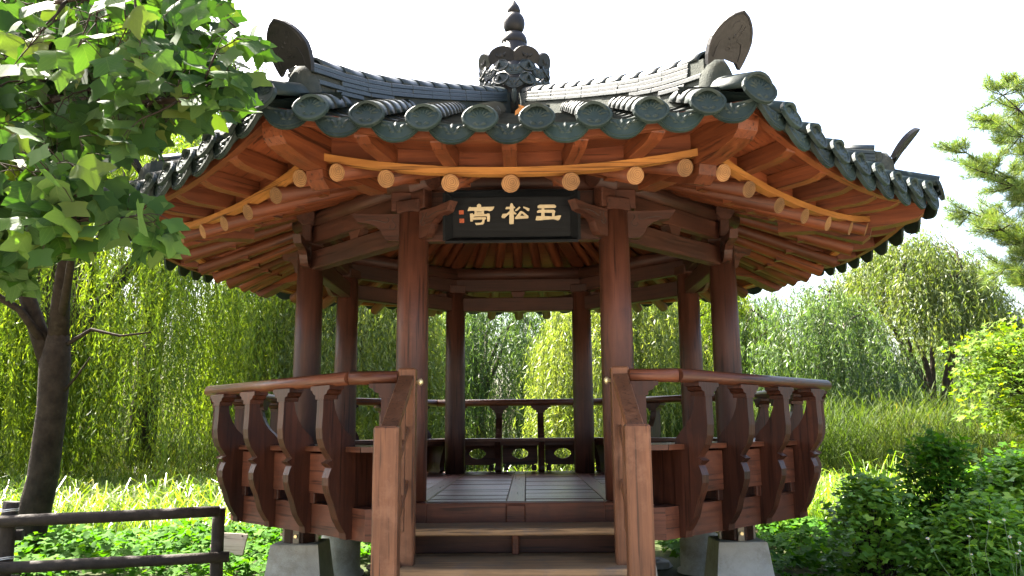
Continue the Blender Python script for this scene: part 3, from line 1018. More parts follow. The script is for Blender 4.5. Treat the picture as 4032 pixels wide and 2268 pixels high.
        stroke([(0.0, 0.285), (0.028, 0.265), (0.035, 0.225), (0.012, 0.205)])
        v, f = lens(0.0, 0.195, 1.57, 0.030, 0.016, 0.012); J.add(v, f)
        v, f = lens(0.03, 0.175, 0.6, 0.026, 0.014, 0.010); J.add(v, f)
        v, f = lens(-0.03, 0.225, 2.0, 0.022, 0.012, 0.010); J.add(v, f)
        for z in (0.150, 0.128, 0.106):
            stroke([(-0.022, z), (0.022, z)], 0.005)
        stroke([(0.0, 0.150), (0.0, 0.106)], 0.005)
        stroke([(-0.020, 0.150), (-0.020, 0.165)], 0.004)
        J.v = [(x - 0.55*z*z, y, z*0.95) for x, y, z in J.v]
        return J.mesh('end_tile', ['tile_dark'])
    mang = mangwa_mesh()
    plug_v, plug_f = [], []
    for k in SIDES:
        H = RZ(HIP[k])
        # mortar core of the ridge
        v, f = [], []
        Rs = np.linspace(0.30, 3.30, 13)
        for r in Rs:
            p = hip_pt(r, 0.0)
            A = r*CO
            base = Z(zh(A)-0.03)
            for s, zz in ((-0.09, base), (-0.085, p.z+0.197), (0.085, p.z+0.197), (0.09, base)):
                v.append((r, s, zz))
        for i in range(len(Rs)-1):
            for a in range(3):
                f.append((4*i+a, 4*i+a+1, 4*i+5+a, 4*i+4+a))
        f.append((0, 1, 2, 3)); f.append(tuple(4*(len(Rs)-1)+a for a in (3, 2, 1, 0)))
        rd = part('hip_ridge', mesh('hip_ridge', v, f, ['mortar']), PAV, H)
        for c in range(3):
            r = 0.40 + 0.10*((c*3+k) % 3)
            while r + 0.29 < 3.36 - 0.03*(2-c):
                p0, p1 = hip_pt(r, 0.103+0.033*c), hip_pt(r+0.29, 0.103+0.033*c)
                part('ridge_tile', course[c], rd, H @ frame(p0, p1-p0) @ Matrix.Translation((0, RND.uniform(-0.003, 0.003), 0)))
                r += 0.293
        for rr, dz in ((2.42, 0.070), (2.72, 0.070), (2.98, 0.070), (2.80, 0.037)):
            p0, p1 = hip_pt(rr, dz), hip_pt(rr+0.29, dz)
            part('ridge_tile', course[0], rd, H @ frame(p0, p1-p0))
        r = 0.36
        while r + 0.23 < 3.34:
            p0, p1 = hip_pt(r, 0.199), hip_pt(r+0.24, 0.199)
            part('ridge_cap_tile', cap, rd, H @ frame(p1, p0-p1))
            r += 0.24
        # rounded plug of mortar at the ridge end
        v, f = [], []
        n = 10
        for j, (dx, s) in enumerate(((0.0, 1.0), (0.06, 0.96), (0.10, 0.75), (0.115, 0.35))):
            for i in range(n+1):
                t = math.pi*i/n
                base = Z(zh(3.30*CO)-0.02)
                v.append((3.28+dx, 0.125*s*math.cos(t), base + (0.305*s)*math.sin(t)))
        for j in range(3):
            for i in range(n):
                a = j*(n+1)+i
                f.append((a, a+1, a+n+2, a+n+1))
        f.append(tuple(3*(n+1)+i for i in range(n+1)))
        part('ridge_plug', mesh('ridge_plug', v, f, ['mortar'], smooth=True), rd, H)
        # ornamental end tile, leaning out
        q = Vector((3.385, 0, Z(2.135)))
        lean = Matrix.Rotation(math.radians(29), 4, 'Y')
        part('end_tile', mang, rd, H @ Matrix.Translation(q) @ lean @ RZ(math.pi))
        p0 = Vector((3.675, 0, Z(1.872)))
        p1 = Vector((3.20, 0, Z(2.035)))
        part('corner_tile', corner, rd, H @ frame(p0, p1-p0))
    # a few dry leaves caught in a trough near the apex
roof()

# --- roof finial
def finial():
    prof = [(0.30, Z(3.05)), (0.27, Z(3.22)), (0.27, Z(3.38)), (0.21, Z(3.52)), (0.15, Z(3.60)), (0.135, Z(3.74)), (0.13, Z(3.89))]
    v, f = lathe(prof, 20)
    fi = part('finial', mesh('finial', v, f, ['tile_dark'], smooth=True), PAV)
    out = []
    for i in range(15):
        a = -math.radians(30) + math.radians(240)*i/14
        out.append((0.142*math.cos(a), 0.100 + 0.105*math.sin(a)))
    out += [(-0.05, 0.045), (0, 0.03), (0.05, 0.045)]
    J = Join()
    v, f = prism(out, 0.0, 0.022, 'yz'); J.add(v, f)
    for cx, cz, a, L, w in ((0, 0.11, 1.57, 0.03, 0.02), (-0.04, 0.12, 2.2, 0.03, 0.016), (0.04, 0.12, 0.9, 0.03, 0.016)):
        v, f = lens(cx, cz, a, L, w, 0.010); J.add(v, f)
    petal = J.mesh('petal_tile', ['tile_dark'])
    D = disc(0.080, 0.074, 0.018)
    dm = D.mesh('disc_tile', ['tile'])
    W = drip_face(0.145, 0.095)
    wmh = W.mesh('drip_tile', ['tile'])
    for i in range(8):
        ang = math.radians(-112.5+45*i)
        H = RZ(ang)
        m = H @ Matrix.Translation((0.285, 0, Z(3.515))) @ Matrix.Rotation(math.radians(24), 4, 'Y') @ RZ(math.pi)
        part('petal_tile', petal, fi, m)
        for z, r, tl in ((3.510, 0.350, 20), (3.375, 0.350, 16)):
            m = H @ Matrix.Translation((r, 0, Z(z))) @ Matrix.Rotation(math.radians(-tl), 4, 'Y') @ RZ(math.pi)
            part('disc_tile', dm, fi, m)
        H = RZ(ang + math.pi/8)
        for z, r, tl in ((3.500, 0.350, 4), (3.365, 0.345, 6)):
            m = H @ Matrix.Translation((r, 0, Z(z))) @ Matrix.Rotation(math.radians(tl), 4, 'Y') @ RZ(math.pi)
            part('drip_tile', wmh, fi, m)
    def bulb(prof, name='finial_bulb'):
        v, f = lathe(prof, 24)
        part(name, mesh(name, v, f, ['tile_dark'], smooth=True), fi)
    bulb([(0.13, Z(3.87)), (0.135, Z(3.915)), (0.128, Z(3.95)), (0.108, Z(3.985)), (0.075, Z(4.008))])
    bulb([(0.045+0.068*math.sin(t), Z(4.115)-0.108*math.cos(t)) for t in np.linspace(0.12, math.pi-0.12, 12)])
    bulb([(0.046, Z(4.218)), (0.064, Z(4.235)), (0.069, Z(4.262)), (0.060, Z(4.295)), (0.040, Z(4.330)), (0.020, Z(4.36)), (0.006, Z(4.385))])
    # hanging drop in front of the ridge crossing
    v, f = lathe([(0.002, Z(3.07)), (0.022, Z(3.12)), (0.028, Z(3.19)), (0.02, Z(3.24))], 10)
    part('drop', mesh('drop', v, f, ['mortar'], smooth=True), fi, Matrix.Translation((0, -0.37, 0)))
finial()

# --- railing and benches
def railing():
    A = 2.53
    hl = A*T8
    RZC = 0.332
    out = [(2.579, .288), (2.580, .12), (2.584, .02), (2.577, -.05), (2.556, -.11), (2.520, -.16), (2.500, -.188), (2.540, -.208), (2.502, -.238), (2.514, -.262), (2.526, -.30), (2.524, -.35), (2.506, -.41), (2.478, -.47), (2.462, -.52), (2.445, -.57), (2.412, -.625), (2.385, -.66), (2.380, -.700)]
    inn = [(2.3365, -.700), (2.3365, -.500), (2.317, -.497), (2.317, -.20), (2.320, -.118), (2.338, -.065), (2.372, -.025), (2.425, .022), (2.462, .078), (2.488, .14), (2.500, .20), (2.500, .288)]
    pts = [(-a, Z(b)) for a, b in out + inn]
    v, f = prism(pts, -0.039, 0.039, 'yz')
    bal = mesh('baluster', v, f, ['baluster'])
    cp = [(-0.052, .205), (0.052, .205), (0.056, .232), (0.085, .242), (0.095, .262), (0.118, .268), (0.118, .2935), (-0.118, .2935), (-0.118, .268), (-0.095, .262), (-0.085, .242), (-0.056, .232)]
    v, f = prism([(a, Z(b)) for a, b in cp], -2.585, -2.477, 'xz')
    capm = mesh('bracket_cap', v, f, ['baluster'])
    sup = [(1.96, -.142), (2.325, -.142), (2.325, -.4995), (2.10, -.4995), (2.075, -.47), (2.085, -.43), (2.065, -.33), (2.02, -.23), (1.975, -.175)]
    v, f = prism([(-a, Z(b)) for a, b in sup], -0.035, 0.035, 'yz')
    supm = mesh('bench_leg', v, f, ['baluster'])
    solid = box_mesh('railing_panel', -0.215, 0.215, -2.366, -2.341, Z(-0.425), Z(-0.155), 'deck', 0.004)
    def panel(w):
        n = 32
        v, f = [], []
        z0, z1 = Z(-0.425), Z(-0.155)
        zc = (z0+z1)/2
        for y in (-2.366, -2.341):
            for i in range(n):
                t = TAU*(i+0.5)/n
                c, s = math.cos(t), math.sin(t)
                sc = min((w/2)/max(1e-6, abs(c)), ((z1-z0)/2)/max(1e-6, abs(s)))
                v.append((c*sc, y, zc+s*sc))
            for i in range(n):
                t = TAU*(i+0.5)/n
                c, s = math.cos(t), math.sin(t)
                hx = 0.105*math.copysign(abs(c)**1.0, c)
                hz = 0.062*math.copysign(abs(s)**1.5, s) + 0.010*math.sin(2*abs(t))*0
                v.append((hx, y, zc+hz))
        for i in range(n):
            i2 = (i+1) % n
            f.append((i, i2, n+i2, n+i)); f.append((2*n+i, 3*n+i, 3*n+i2, 2*n+i2))
            f.append((i, 2*n+i, 2*n+i2, i2)); f.append((n+i, n+i2, 3*n+i2, 3*n+i))
        return mesh('railing_panel', v, f, ['deck'])
    pm = panel(0.43)
    pme = panel(0.30)
    foot = box_mesh('panel_foot', -0.03, 0.03, -0.012, 0.012, FLOOR+0.004, FLOOR+0.0748, 'baluster', 0.003)
    BX = [-0.78, -0.26, 0.26, 0.78]
    for k in SIDES:
        R = RZ(math.pi/4*k)
        segs = [(-hl, hl)] if k else [(-hl, -0.737), (0.737, hl)]
        for a, b in segs:
            L = b-a
            m = 3
            v, f, sm, cap = rod([(-L/2, 0, 0), (0, 0, 0), (L/2, 0, 0)], [0.044]*3, 16)
            part('top_rail', mesh('top_rail', v, f, ['rail'], sm=sm), PAV, R @ Matrix.Translation(((a+b)/2, -A, Z(RZC))))
        # bench
        for a, b in ([(-9, 9)] if k else [(-9, -0.80), (0.80, 9)]):
            def sl(Ab, y0, y1, z0, z1, nm, mat):
                v = []
                for z in (Z(z0), Z(z1)):
                    for yy in (y0, y1):
                        for s in (a, b):
                            x = math.copysign(min(abs(s), yy*T8-0.003), s)
                            v.append((x, -yy, z))
                f = [(0, 1, 3, 2), (4, 6, 7, 5), (0, 4, 5, 1), (2, 3, 7, 6), (0, 2, 6, 4), (1, 5, 7, 3)]
                return mesh(nm, v, f, [mat])
            me = sl(0, 1.99 if k == 0 else 1.95, 2.40, -0.139, -0.104, 'bench_seat', 'rail')
            be = part('bench_seat', me, PAV, R)
            if k:
                part('bench_apron', sl(0, 2.02, 2.06, -0.185, -0.1395, 'bench_apron', 'deck'), be, R)
        for i, x in enumerate(BX):
            if k == 0 and i in (1, 2):
                continue
            dx = (x/abs(x)*0.015 if k == 0 else 0)
            bo = part('baluster', bal, PAV, R @ Matrix.Translation((x+dx, 0, 0)))
            part('bracket_cap', capm, bo, R @ Matrix.Translation((x+dx, 0, 0)))
            part('bench_leg', supm, PAV, R @ Matrix.Translation((x+dx, 0, 0)))
        if k:
            for x, me in ((-0.52, pm), (0, pm), (0.52, pm)):
                po = part('railing_panel', solid if k in (1, 7) else me, PAV, R @ Matrix.Translation((x, 0.0, 0)))
                for s in (-1, 1):
                    part('panel_foot', foot, po, R @ Matrix.Translation((x+s*0.17, -2.3535, 0)))
railing()

# --- staircase
def stairs():
    treads = [(-0.630, 1.955, 2.30), (-0.820, 2.02, 2.685), (-1.010, 2.40, 3.06), (-1.200, 2.78, 3.42)]
    J = Join()
    sw = 0.70
    for s in (-1, 1):
        pts = [(-1.95, Z(-0.71)), (-1.95, Z(-0.575)), (-2.32, Z(-0.575)), (-2.32, Z(-0.70)), (-3.46, Z(-1.16)), (-3.46, Z(-1.40)), (-3.30, Z(-1.40))]
        v, f = prism(pts, s*sw, s*(sw+0.045), 'yz')
        J.add(v, f)
    st = part('staircase', J.mesh('staircase', ['newel']), PAV)
    for i, (z, a0, a1) in enumerate(treads):
        w = sw-0.003
        part('tread', box_mesh('tread', -w, w, -a1, -a0, Z(z-0.045), Z(z), 'tread', 0.007), st)
        if i:
            part('riser', box_mesh('riser', -w, w, -a0-0.03, -a0-0.005, Z(z+0.0005), Z(treads[i-1][0]-0.0455), 'beam'), st)
            part('strut', box_mesh('strut', -0.024, 0.024, -a0-0.10, -a0-0.032, Z(z+0.0005), Z(treads[i-1][0]-0.0458), 'deck'), st)
    for s in (-1, 1):
        up = box_mesh('newel_post', s*0.680-0.056, s*0.680+0.056, -2.556, -2.444, Z(-0.90), Z(0.392), 'newel', 0.010)
        un = part('newel_post', up, st)
        lo = box_mesh('newel_post', s*0.683-0.069, s*0.683+0.069, -3.268, -3.130, -0.02, Z(0.024), 'newel', 0.012)
        part('newel_post', lo, st)
        v, f, sm, cap = rod([(0, 0, 0), (-s*0.012, 0, 0), (-s*0.018, 0, 0), (-s*0.032, 0, 0), (-s*0.042, 0, 0)], [0.012, 0.012, 0.022, 0.024, 0.012], 12)
        part('knob', mesh('knob', v, f, ['brass'], smooth=True), un, Matrix.Translation((s*0.624, -2.50, Z(0.305))))
        # sloping handrail
        p0, p1 = Vector((s*0.68, -2.556, Z(0.335))), Vector((s*0.683, -3.20, Z(-0.005)))
        L = (p1-p0).length
        part('stair_handrail', box_mesh('stair_handrail', 0, L, -0.048, 0.048, -0.045, 0.012, 'newel', 0.006), st, frame(p0, p1-p0))
        for d in (0.33, 0.66):
            a0, a1 = p0 + Vector((0, 0, -d)), p1 + Vector((0, 0, -d))
            a1 = a0 + (a1-a0)*0.90
            part('lower_rail', box_mesh('lower_rail', 0, (a1-a0).length, -0.022, 0.022, -0.022, 0.022, 'newel', 0.003), st, frame(a0, a1-a0))
        for j in range(3):
            t = (j+0.8)/3.6
            c = p0.lerp(p1, t)
            zb = c.z - 0.86
            part('stair_baluster', box_mesh('stair_baluster', -0.02, 0.02, -0.019, 0.019, zb, c.z-0.045, 'newel', 0.003), st, Matrix.Translation((c.x, c.y, 0)))
stairs()

# ------------------------------------------------------------------ name board
def name_board():
    c = Vector((-0.010, -1.99, Z(1.53)))
    nb = thing('name_board', 'black hanging name board with three gold characters between the front columns', 'sign', tuple(c))
    tilt = Matrix.Translation(c) @ Matrix.Rotation(math.radians(7), 4, 'X')
    px = 0.000466
    def P(x, y): return ((x-1250)*px, (650-y)*px)
    w, h = 0.43, 0.148
    part('panel', box_mesh('panel', -w, w, 0.0, 0.025, -h, h, 'board_black', 0.002), nb, tilt)
    W, H = 0.482, 0.176
    ring = [(w, h), (W, H)]
    def side(a, b, A_, B_):
        v = [(a[0], -0.001, a[1]), (b[0], -0.001, b[1]), (B_[0], -0.055, B_[1]), (A_[0], -0.055, A_[1])]
        th = 0.018
        o = []
        for (x, y, z) in v:
            o.append((x*1.0 + (0.018 if x > 0 else -0.018)*(1 if abs(a[0]-b[0]) < 1e-6 else 0), y+0.008, z + (0.018 if z > 0 else -0.018)*(1 if abs(a[1]-b[1]) < 1e-6 else 0)))
        vv = v + o
        f = [(0, 1, 2, 3), (7, 6, 5, 4), (0, 4, 5, 1), (1, 5, 6, 2), (2, 6, 7, 3), (3, 7, 4, 0)]
        return mesh('frame_board', vv, f, ['board_black'])
    cs, CS = [(-w, -h), (w, -h), (w, h), (-w, h)], [(-W, -H), (W, -H), (W, H), (-W, H)]
    for i in range(4):
        j = (i+1) % 4
        part('frame_board', side(cs[i], cs[j], CS[i], CS[j]), nb, tilt)
    chars = [
        [[(708, 495), (708, 458), (740, 437), (772, 455), (776, 495)],
         [(582, 492), (602, 485), (618, 494), (955, 488), (980, 485), (970, 515), (945, 545), (905, 557), (870, 545), (610, 546), (560, 552), (566, 530)],
         [(664, 540), (704, 540), (704, 612), (662, 612), (672, 580)], [(785, 540), (822, 540), (815, 580), (828, 612), (783, 612)],
         [(700, 546), (790, 546), (790, 562), (700, 562)], [(700, 575), (790, 573), (790, 598), (700, 598)],
         [(598, 597), (640, 588), (645, 606), (860, 604), (868, 596), (905, 598), (911, 640), (907, 718), (868, 720), (862, 638), (655, 640), (640, 715), (602, 718)],
         [(650, 656), (846, 652), (850, 682), (826, 686), (822, 742), (798, 768), (692, 773), (676, 742), (762, 740), (786, 728), (790, 686), (648, 692)]],
        [[(1236, 445), (1252, 434), (1268, 445), (1282, 480), (1286, 700), (1280, 762), (1222, 766), (1211, 750), (1216, 620), (1226, 480)],
         [(1168, 494), (1298, 490), (1310, 514), (1170, 530), (1152, 526)],
         [(1222, 560), (1226, 600), (1180, 630), (1140, 670), (1100, 668), (1092, 645), (1112, 604), (1172, 600)],
         [(1278, 556), (1328, 602), (1320, 616), (1278, 606)],
         [(1372, 490), (1390, 506), (1345, 552), (1312, 562), (1306, 545), (1340, 520)],
         [(1437, 490), (1465, 500), (1533, 526), (1526, 562), (1500, 560), (1468, 530), (1435, 514)],
         [(1385, 566), (1412, 564), (1422, 580), (1392, 625), (1350, 686), (1310, 686), (1298, 674)],
         [(1310, 687), (1303, 664), (1380, 638), (1500, 640), (1516, 664), (1500, 680)],
         [(1398, 566), (1440, 580), (1516, 646), (1482, 664), (1420, 602)]],
        [[(1660, 482), (1690, 466), (1920, 466), (1951, 490), (1944, 514), (1920, 518), (1690, 521), (1660, 516)],
         [(1722, 512), (1762, 512), (1768, 648), (1714, 652)],
         [(1648, 568), (1680, 546), (1910, 548), (1936, 570), (1930, 596), (1700, 590), (1650, 592)],
         [(1884, 584), (1928, 588), (1920, 654), (1884, 656)],
         [(1640, 645), (1830, 650), (1900, 655), (1985, 640), (2026, 640), (2002, 700), (1978, 716), (1900, 696), (1650, 713), (1625, 706)]]]
    for ch in chars:
        J = Join()
        for i, s in enumerate(ch):
            pts = [P(x, y) for x, y in s]
            v, f = prism(pts, -0.010-0.0008*i, 0.001, 'xz')
            J.add(v, f)
        part('character', J.mesh('character', ['gold']), nb, tilt)
    for x0, x1, y0, y1 in ((425, 500, 535, 600), (430, 505, 668, 735)):
        a, b = P(x0, y1), P(x1, y0)
        part('seal', box_mesh('seal', a[0], b[0], -0.006, 0.001, a[1], b[1], 'red_seal', 0.002), nb, tilt)
name_board()

# ------------------------------------------------------------------ vegetation helpers
def unit(a):
    return a/np.maximum(1e-9, np.linalg.norm(a, axis=-1, keepdims=True))

def frames(D, N):
    D = unit(D)
    B = unit(np.cross(N, D))
    return D, B, np.cross(D, B)

def blade_leaves(name, P, D, N, L, W, mat, var):
    """Slim leaves: one folded pair of triangles each."""
    D, B, N2 = frames(D, N)
    n = len(P)
    L = np.broadcast_to(np.asarray(L, float), (n,))[:, None]
    W = np.broadcast_to(np.asarray(W, float), (n,))[:, None]
    mid = P + D*L*0.45 + N2*L*0.06
    tip = P + D*L
    v = np.stack([P, mid + B*W*0.5, tip, mid - B*W*0.5], axis=1).reshape(-1, 3)
    idx = np.arange(n)*4
    loops = np.stack([idx, idx+1, idx+2, idx+3], axis=1).ravel()
    return fast_mesh(name, v, loops, np.full(n, 4), mat, var)

def shaped_leaves(name, shape_v, shape_f, P, D, N, S, mat, var):
    """Leaves with an outline: shape_v (k,3) in the leaf's own frame (x across, y along, z up)."""
    D, B, N2 = frames(D, N)
    n, k = len(P), len(shape_v)
    S = np.broadcast_to(np.asarray(S, float), (n,))[:, None, None]
    sv = np.asarray(shape_v)[None]
    v = P[:, None] + S*(sv[..., 0:1]*B[:, None] + sv[..., 1:2]*D[:, None] + sv[..., 2:3]*N2[:, None])
    sizes = np.array([len(q) for q in shape_f])
    flat = np.concatenate([np.asarray(q) for q in shape_f])
    loops = (flat[None] + (np.arange(n)*k)[:, None]).ravel()
    return fast_mesh(name, v.reshape(-1, 3), loops, np.tile(sizes, n), mat, np.repeat(var, len(shape_f)))

def tubes(name, lines, mat, n=6):
    """Branches that belong to one plant, each a tapered tube."""
    J = Join()
    for pts, r0, r1 in lines:
        m = len(pts)
        r = [r0 + (r1-r0)*i/(m-1) for i in range(m)]
        v, f, sm, cap = rod(pts, r, n)
        J.add(v, f, smooth=sm)
    return J.mesh(name, [mat])

def bend(a, b, sag=0.0, n=6, wob=0.0, rng=None):
    a, b = np.asarray(a, float), np.asarray(b, float)
    out = []
    for i in range(n+1):
        t = i/n
        p = a + (b-a)*t
        p[2] += sag*4*t*(1-t)
        if wob and 0 < i < n:
            p += rng.normal(0, wob, 3)
        out.append(tuple(p))
    return out

# leaf outlines
def fold(pts, z=0.10, droop=0.10):
    return [(x, y, z*abs(x) - droop*y*y) for x, y in pts]
TULIP_R = [(0.0, 0.0), (0.16, -0.03), (0.36, 0.04), (0.53, 0.16), (0.43, 0.32), (0.40, 0.46), (0.47, 0.66), (0.49, 0.84), (0.30, 0.79), (0.14, 0.75), (0.0, 0.70)]
TULIP_V = fold(TULIP_R + [(-x, y) for x, y in TULIP_R[1:-1][::-1]], 0.16, 0.22)
TULIP_F = [tuple(range(0, 11)), (0,) + tuple(range(10, 20))]
def star(n, spread, r_in, L):
    pts = [(0.0, 0.0)]
    for i in range(n):
        a = -spread/2 + spread*i/(n-1)
        l = L*(1.0 - 0.35*abs(a)/(spread/2))
        if i:
            b = a - spread/(n-1)/2
            pts.append((r_in*math.sin(b), r_in*math.cos(b)))
        pts.append((l*math.sin(a), l*math.cos(a)))
    return pts
MAPLE_P = star(5, math.radians(230), 0.42, 1.0)
MAPLE_V = fold(MAPLE_P, 0.08, 0.18)
MAPLE_F = [(0, i, i+1) for i in range(1, len(MAPLE_P)-1)]
HOP_P = star(5, math.radians(260), 0.62, 1.0)
HOP_V = fold(HOP_P, 0.12, 0.15)
HOP_F = MAPLE_F
OVAL_V = fold([(0, 0), (0.22, 0.28), (0.24, 0.55), (0, 1.0), (-0.24, 0.55), (-0.22, 0.28)], 0.3, 0.2)
OVAL_F = [(0, 1, 2, 3), (0, 3, 4, 5)]

# ------------------------------------------------------------------ unseen pale forecourt, added to bounce sunlight under the eaves
def bounce_path():
    v, f = [], []
    xs = np.linspace(-30, 30, 25); ys = np.linspace(-40, -3.7, 16)
    for y in ys:
        for x in xs:
            e = 0.25*math.sin(x*1.1)+0.15*math.sin(x*2.7+1) if y > -3.8 else 0
            v.append((x, y+e, 0.045))
    for j in range(15):
        for i in range(24):
            a = j*25+i
            f.append((a, a+1, a+26, a+25))
    o = obj('bounce_path', mesh('bounce_path', v, f, ['bounce_sand']))
    o['kind'] = 'structure'
M['bounce_sand'] = rough_mat('pale gravel path', (0.30, 0.25, 0.19), (0.42, 0.36, 0.28), 0.95, 3.0, 0.4, jitter=0, bscale=120)  # kept pale so the unseen ground throws light up at the rafters
bounce_path()

# ------------------------------------------------------------------ weeping willows
def willow_mesh(seed, H, R, n_cl, n_st, leaf, width, mat, reach=(0.35, 0.85), gap=0.055, base=0.25, fork=0.32):
    rng = np.random.default_rng(seed)
    lines = []
    zf = H*fork
    lean = rng.normal(0, 0.12, 2)*H*0.15
    trunk = [(0, 0, -0.35), (lean[0]*0.3, lean[1]*0.3, zf*0.5), (lean[0], lean[1], zf)]
    r0 = 0.030*H
    lines.append((trunk, r0, r0*0.75))
    limbs = []
    nl = 7
    for i in range(nl):
        a = TAU*i/nl + rng.uniform(-0.3, 0.3)
        rr = R*rng.uniform(0.35, 0.7)
        top = np.array([lean[0]+rr*math.cos(a), lean[1]+rr*math.sin(a), H*rng.uniform(0.72, 0.95)])
        b = bend(trunk[-1], top, 0.10*H, 6, 0.05, rng)
        lines.append((b, r0*0.5, r0*0.10))
        limbs.append(np.array(b))
    allp = np.concatenate([l[2:] for l in limbs])
    P, D, V = [], [], []
    for c in range(n_cl):
        a = rng.uniform(0, TAU)
        q = math.sqrt(rng.uniform(0.02, 1.0))
        rr = R*q*0.92
        top = np.array([rr*math.cos(a), rr*math.sin(a), H*(1-0.42*q**2.2) + rng.normal(0, 0.04*H)])
        k = np.argmin(((allp-top)**2).sum(1))
        if c % 3 == 0:
            lines.append((bend(allp[k], top, 0.25, 5, 0.04, rng), r0*0.10, r0*0.03))
        frac = rng.uniform(*reach)
        tone = rng.uniform(0, 1)
        for s in range(n_st):
            st = top + rng.normal(0, 1, 3)*np.array([0.26, 0.26, 0.14])*R/3.2
            Ls = max(0.5, (st[2]-base)*min(1.0, frac*rng.uniform(0.75, 1.15)))
            m = int(Ls/gap)
            t = np.linspace(0, 1, m)
            out = np.array([math.cos(a), math.sin(a), 0])
            sway = rng.normal(0, 0.05*Ls, 2)
            pos = st[None] + out[None]*(0.35*R/3*(1-np.exp(-3*t)))[:, None]
            pos[:, 2] += 0.10*np.sin(np.minimum(1, t*4)*math.pi) - Ls*t**1.15
            pos[:, 0] += sway[0]*t*t + 0.03*np.sin(t*9+s); pos[:, 1] += sway[1]*t*t
            pos += rng.normal(0, 0.012, pos.shape)
            P.append(pos)
            d = rng.normal(0, 0.42, pos.shape)
            d[:, 2] -= 0.85
            D.append(d)
            V.append(np.clip(0.5*tone + 0.25 + rng.normal(0, 0.18, m), 0, 1))
    P = np.concatenate(P); D = np.concatenate(D); V = np.concatenate(V)
    N = rng.normal(0, 1, P.shape)
    L = leaf*rng.uniform(0.7, 1.25, len(P))
    fol = blade_leaves('foliage', P, D, N, L, L*width, mat, V)
    wood_me = tubes('trunk', lines, 'bark_far', 7)
    return wood_me, fol

def place_willow(meshes, loc, rot, sc, label):
    w = thing('willow_tree', label, 'tree', loc, 'weeping willows')
    w.rotation_euler = (0, 0, rot)
    w.scale = (sc, sc, sc)
    obj('trunk', meshes[0], w)
    obj('foliage', meshes[1], w)
    return w

def willows():
    left = willow_mesh(3, 9.0, 5.4, 150, 11, 0.16, 0.13, 'willow', (0.55, 0.98), 0.06, 0.35)
    pale = willow_mesh(5, 6.8, 2.5, 120, 9, 0.18, 0.15, 'willow_pale', (0.6, 1.0), 0.065, 0.2)
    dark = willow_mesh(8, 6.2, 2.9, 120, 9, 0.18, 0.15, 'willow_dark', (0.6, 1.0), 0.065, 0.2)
    right = willow_mesh(13, 6.6, 2.75, 230, 9, 0.14, 0.22, 'willow_olive', (0.12, 0.40), 0.05, 0.3, fork=0.20)
    mid = willow_mesh(21, 6.6, 2.8, 120, 9, 0.18, 0.15, 'willow', (0.6, 1.0), 0.065, 0.2)
    place_willow(left, (-10.4, 9.8, 0), 0.4, 1.0, 'tall green willow trailing curtains behind the forked trunk at left')
    place_willow(mid, (-13.5, 11, -0.1), 2.1, 1.25, 'yellow green willow at the far left edge behind the forked trunk')
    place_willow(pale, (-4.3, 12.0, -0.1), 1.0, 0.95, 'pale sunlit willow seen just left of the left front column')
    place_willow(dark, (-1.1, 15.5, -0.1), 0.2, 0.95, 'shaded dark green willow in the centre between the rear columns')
    place_willow(pale, (2.2, 10.8, -0.1), 2.6, 0.80, 'bright pale willow before the right rear column')
    place_willow(mid, (5.3, 17.0, -0.1), 1.9, 1.0, 'green willow seen between the two right hand columns')
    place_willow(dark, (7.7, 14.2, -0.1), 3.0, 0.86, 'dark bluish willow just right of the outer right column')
    place_willow(right, (11.3, 15.6, -0.1), 0.9, 1.03, 'olive willow with visible forked stems standing clear at right')
    tall = willow_mesh(29, 14.0, 4.4, 130, 8, 0.20, 0.17, 'willow_dark', (0.25, 0.6), 0.10, 0.3)
    place_willow(tall, (-10.3, 14.2, -0.2), 4.0, 1.0, 'very tall willow whose strands show beside the left ridge end tile')
    place_willow(mid, (-8.6, 19.5, -0.2), 4.0, 1.1, 'willow closing the view behind the very tall willow')
    place_willow(dark, (-6.6, 27, -0.3), 2.4, 1.25, 'farthest green willow left of the pavilion')
    place_willow(mid, (7.5, 30, -0.3), 1.4, 1.2, 'farthest willow seen between the right columns')
    place_willow(dark, (-17, 20, -0.2), 1.2, 1.3, 'farthest left dark willow beyond the field')
    place_willow(dark, (3.0, 23, -0.2), 5.0, 1.1, 'distant dark willow behind the bright pale willow')
    place_willow(mid, (-4.4, 22, -0.2), 0.7, 1.1, 'distant green willow behind the pale sunlit willow')
    place_willow(dark, (16.8, 23, -0.2), 2.2, 0.95, 'distant dark willow at the right edge behind the olive willow')
    place_willow(mid, (10.5, 26, -0.2), 2.9, 0.80, 'low distant willow behind the olive willow')
willows()

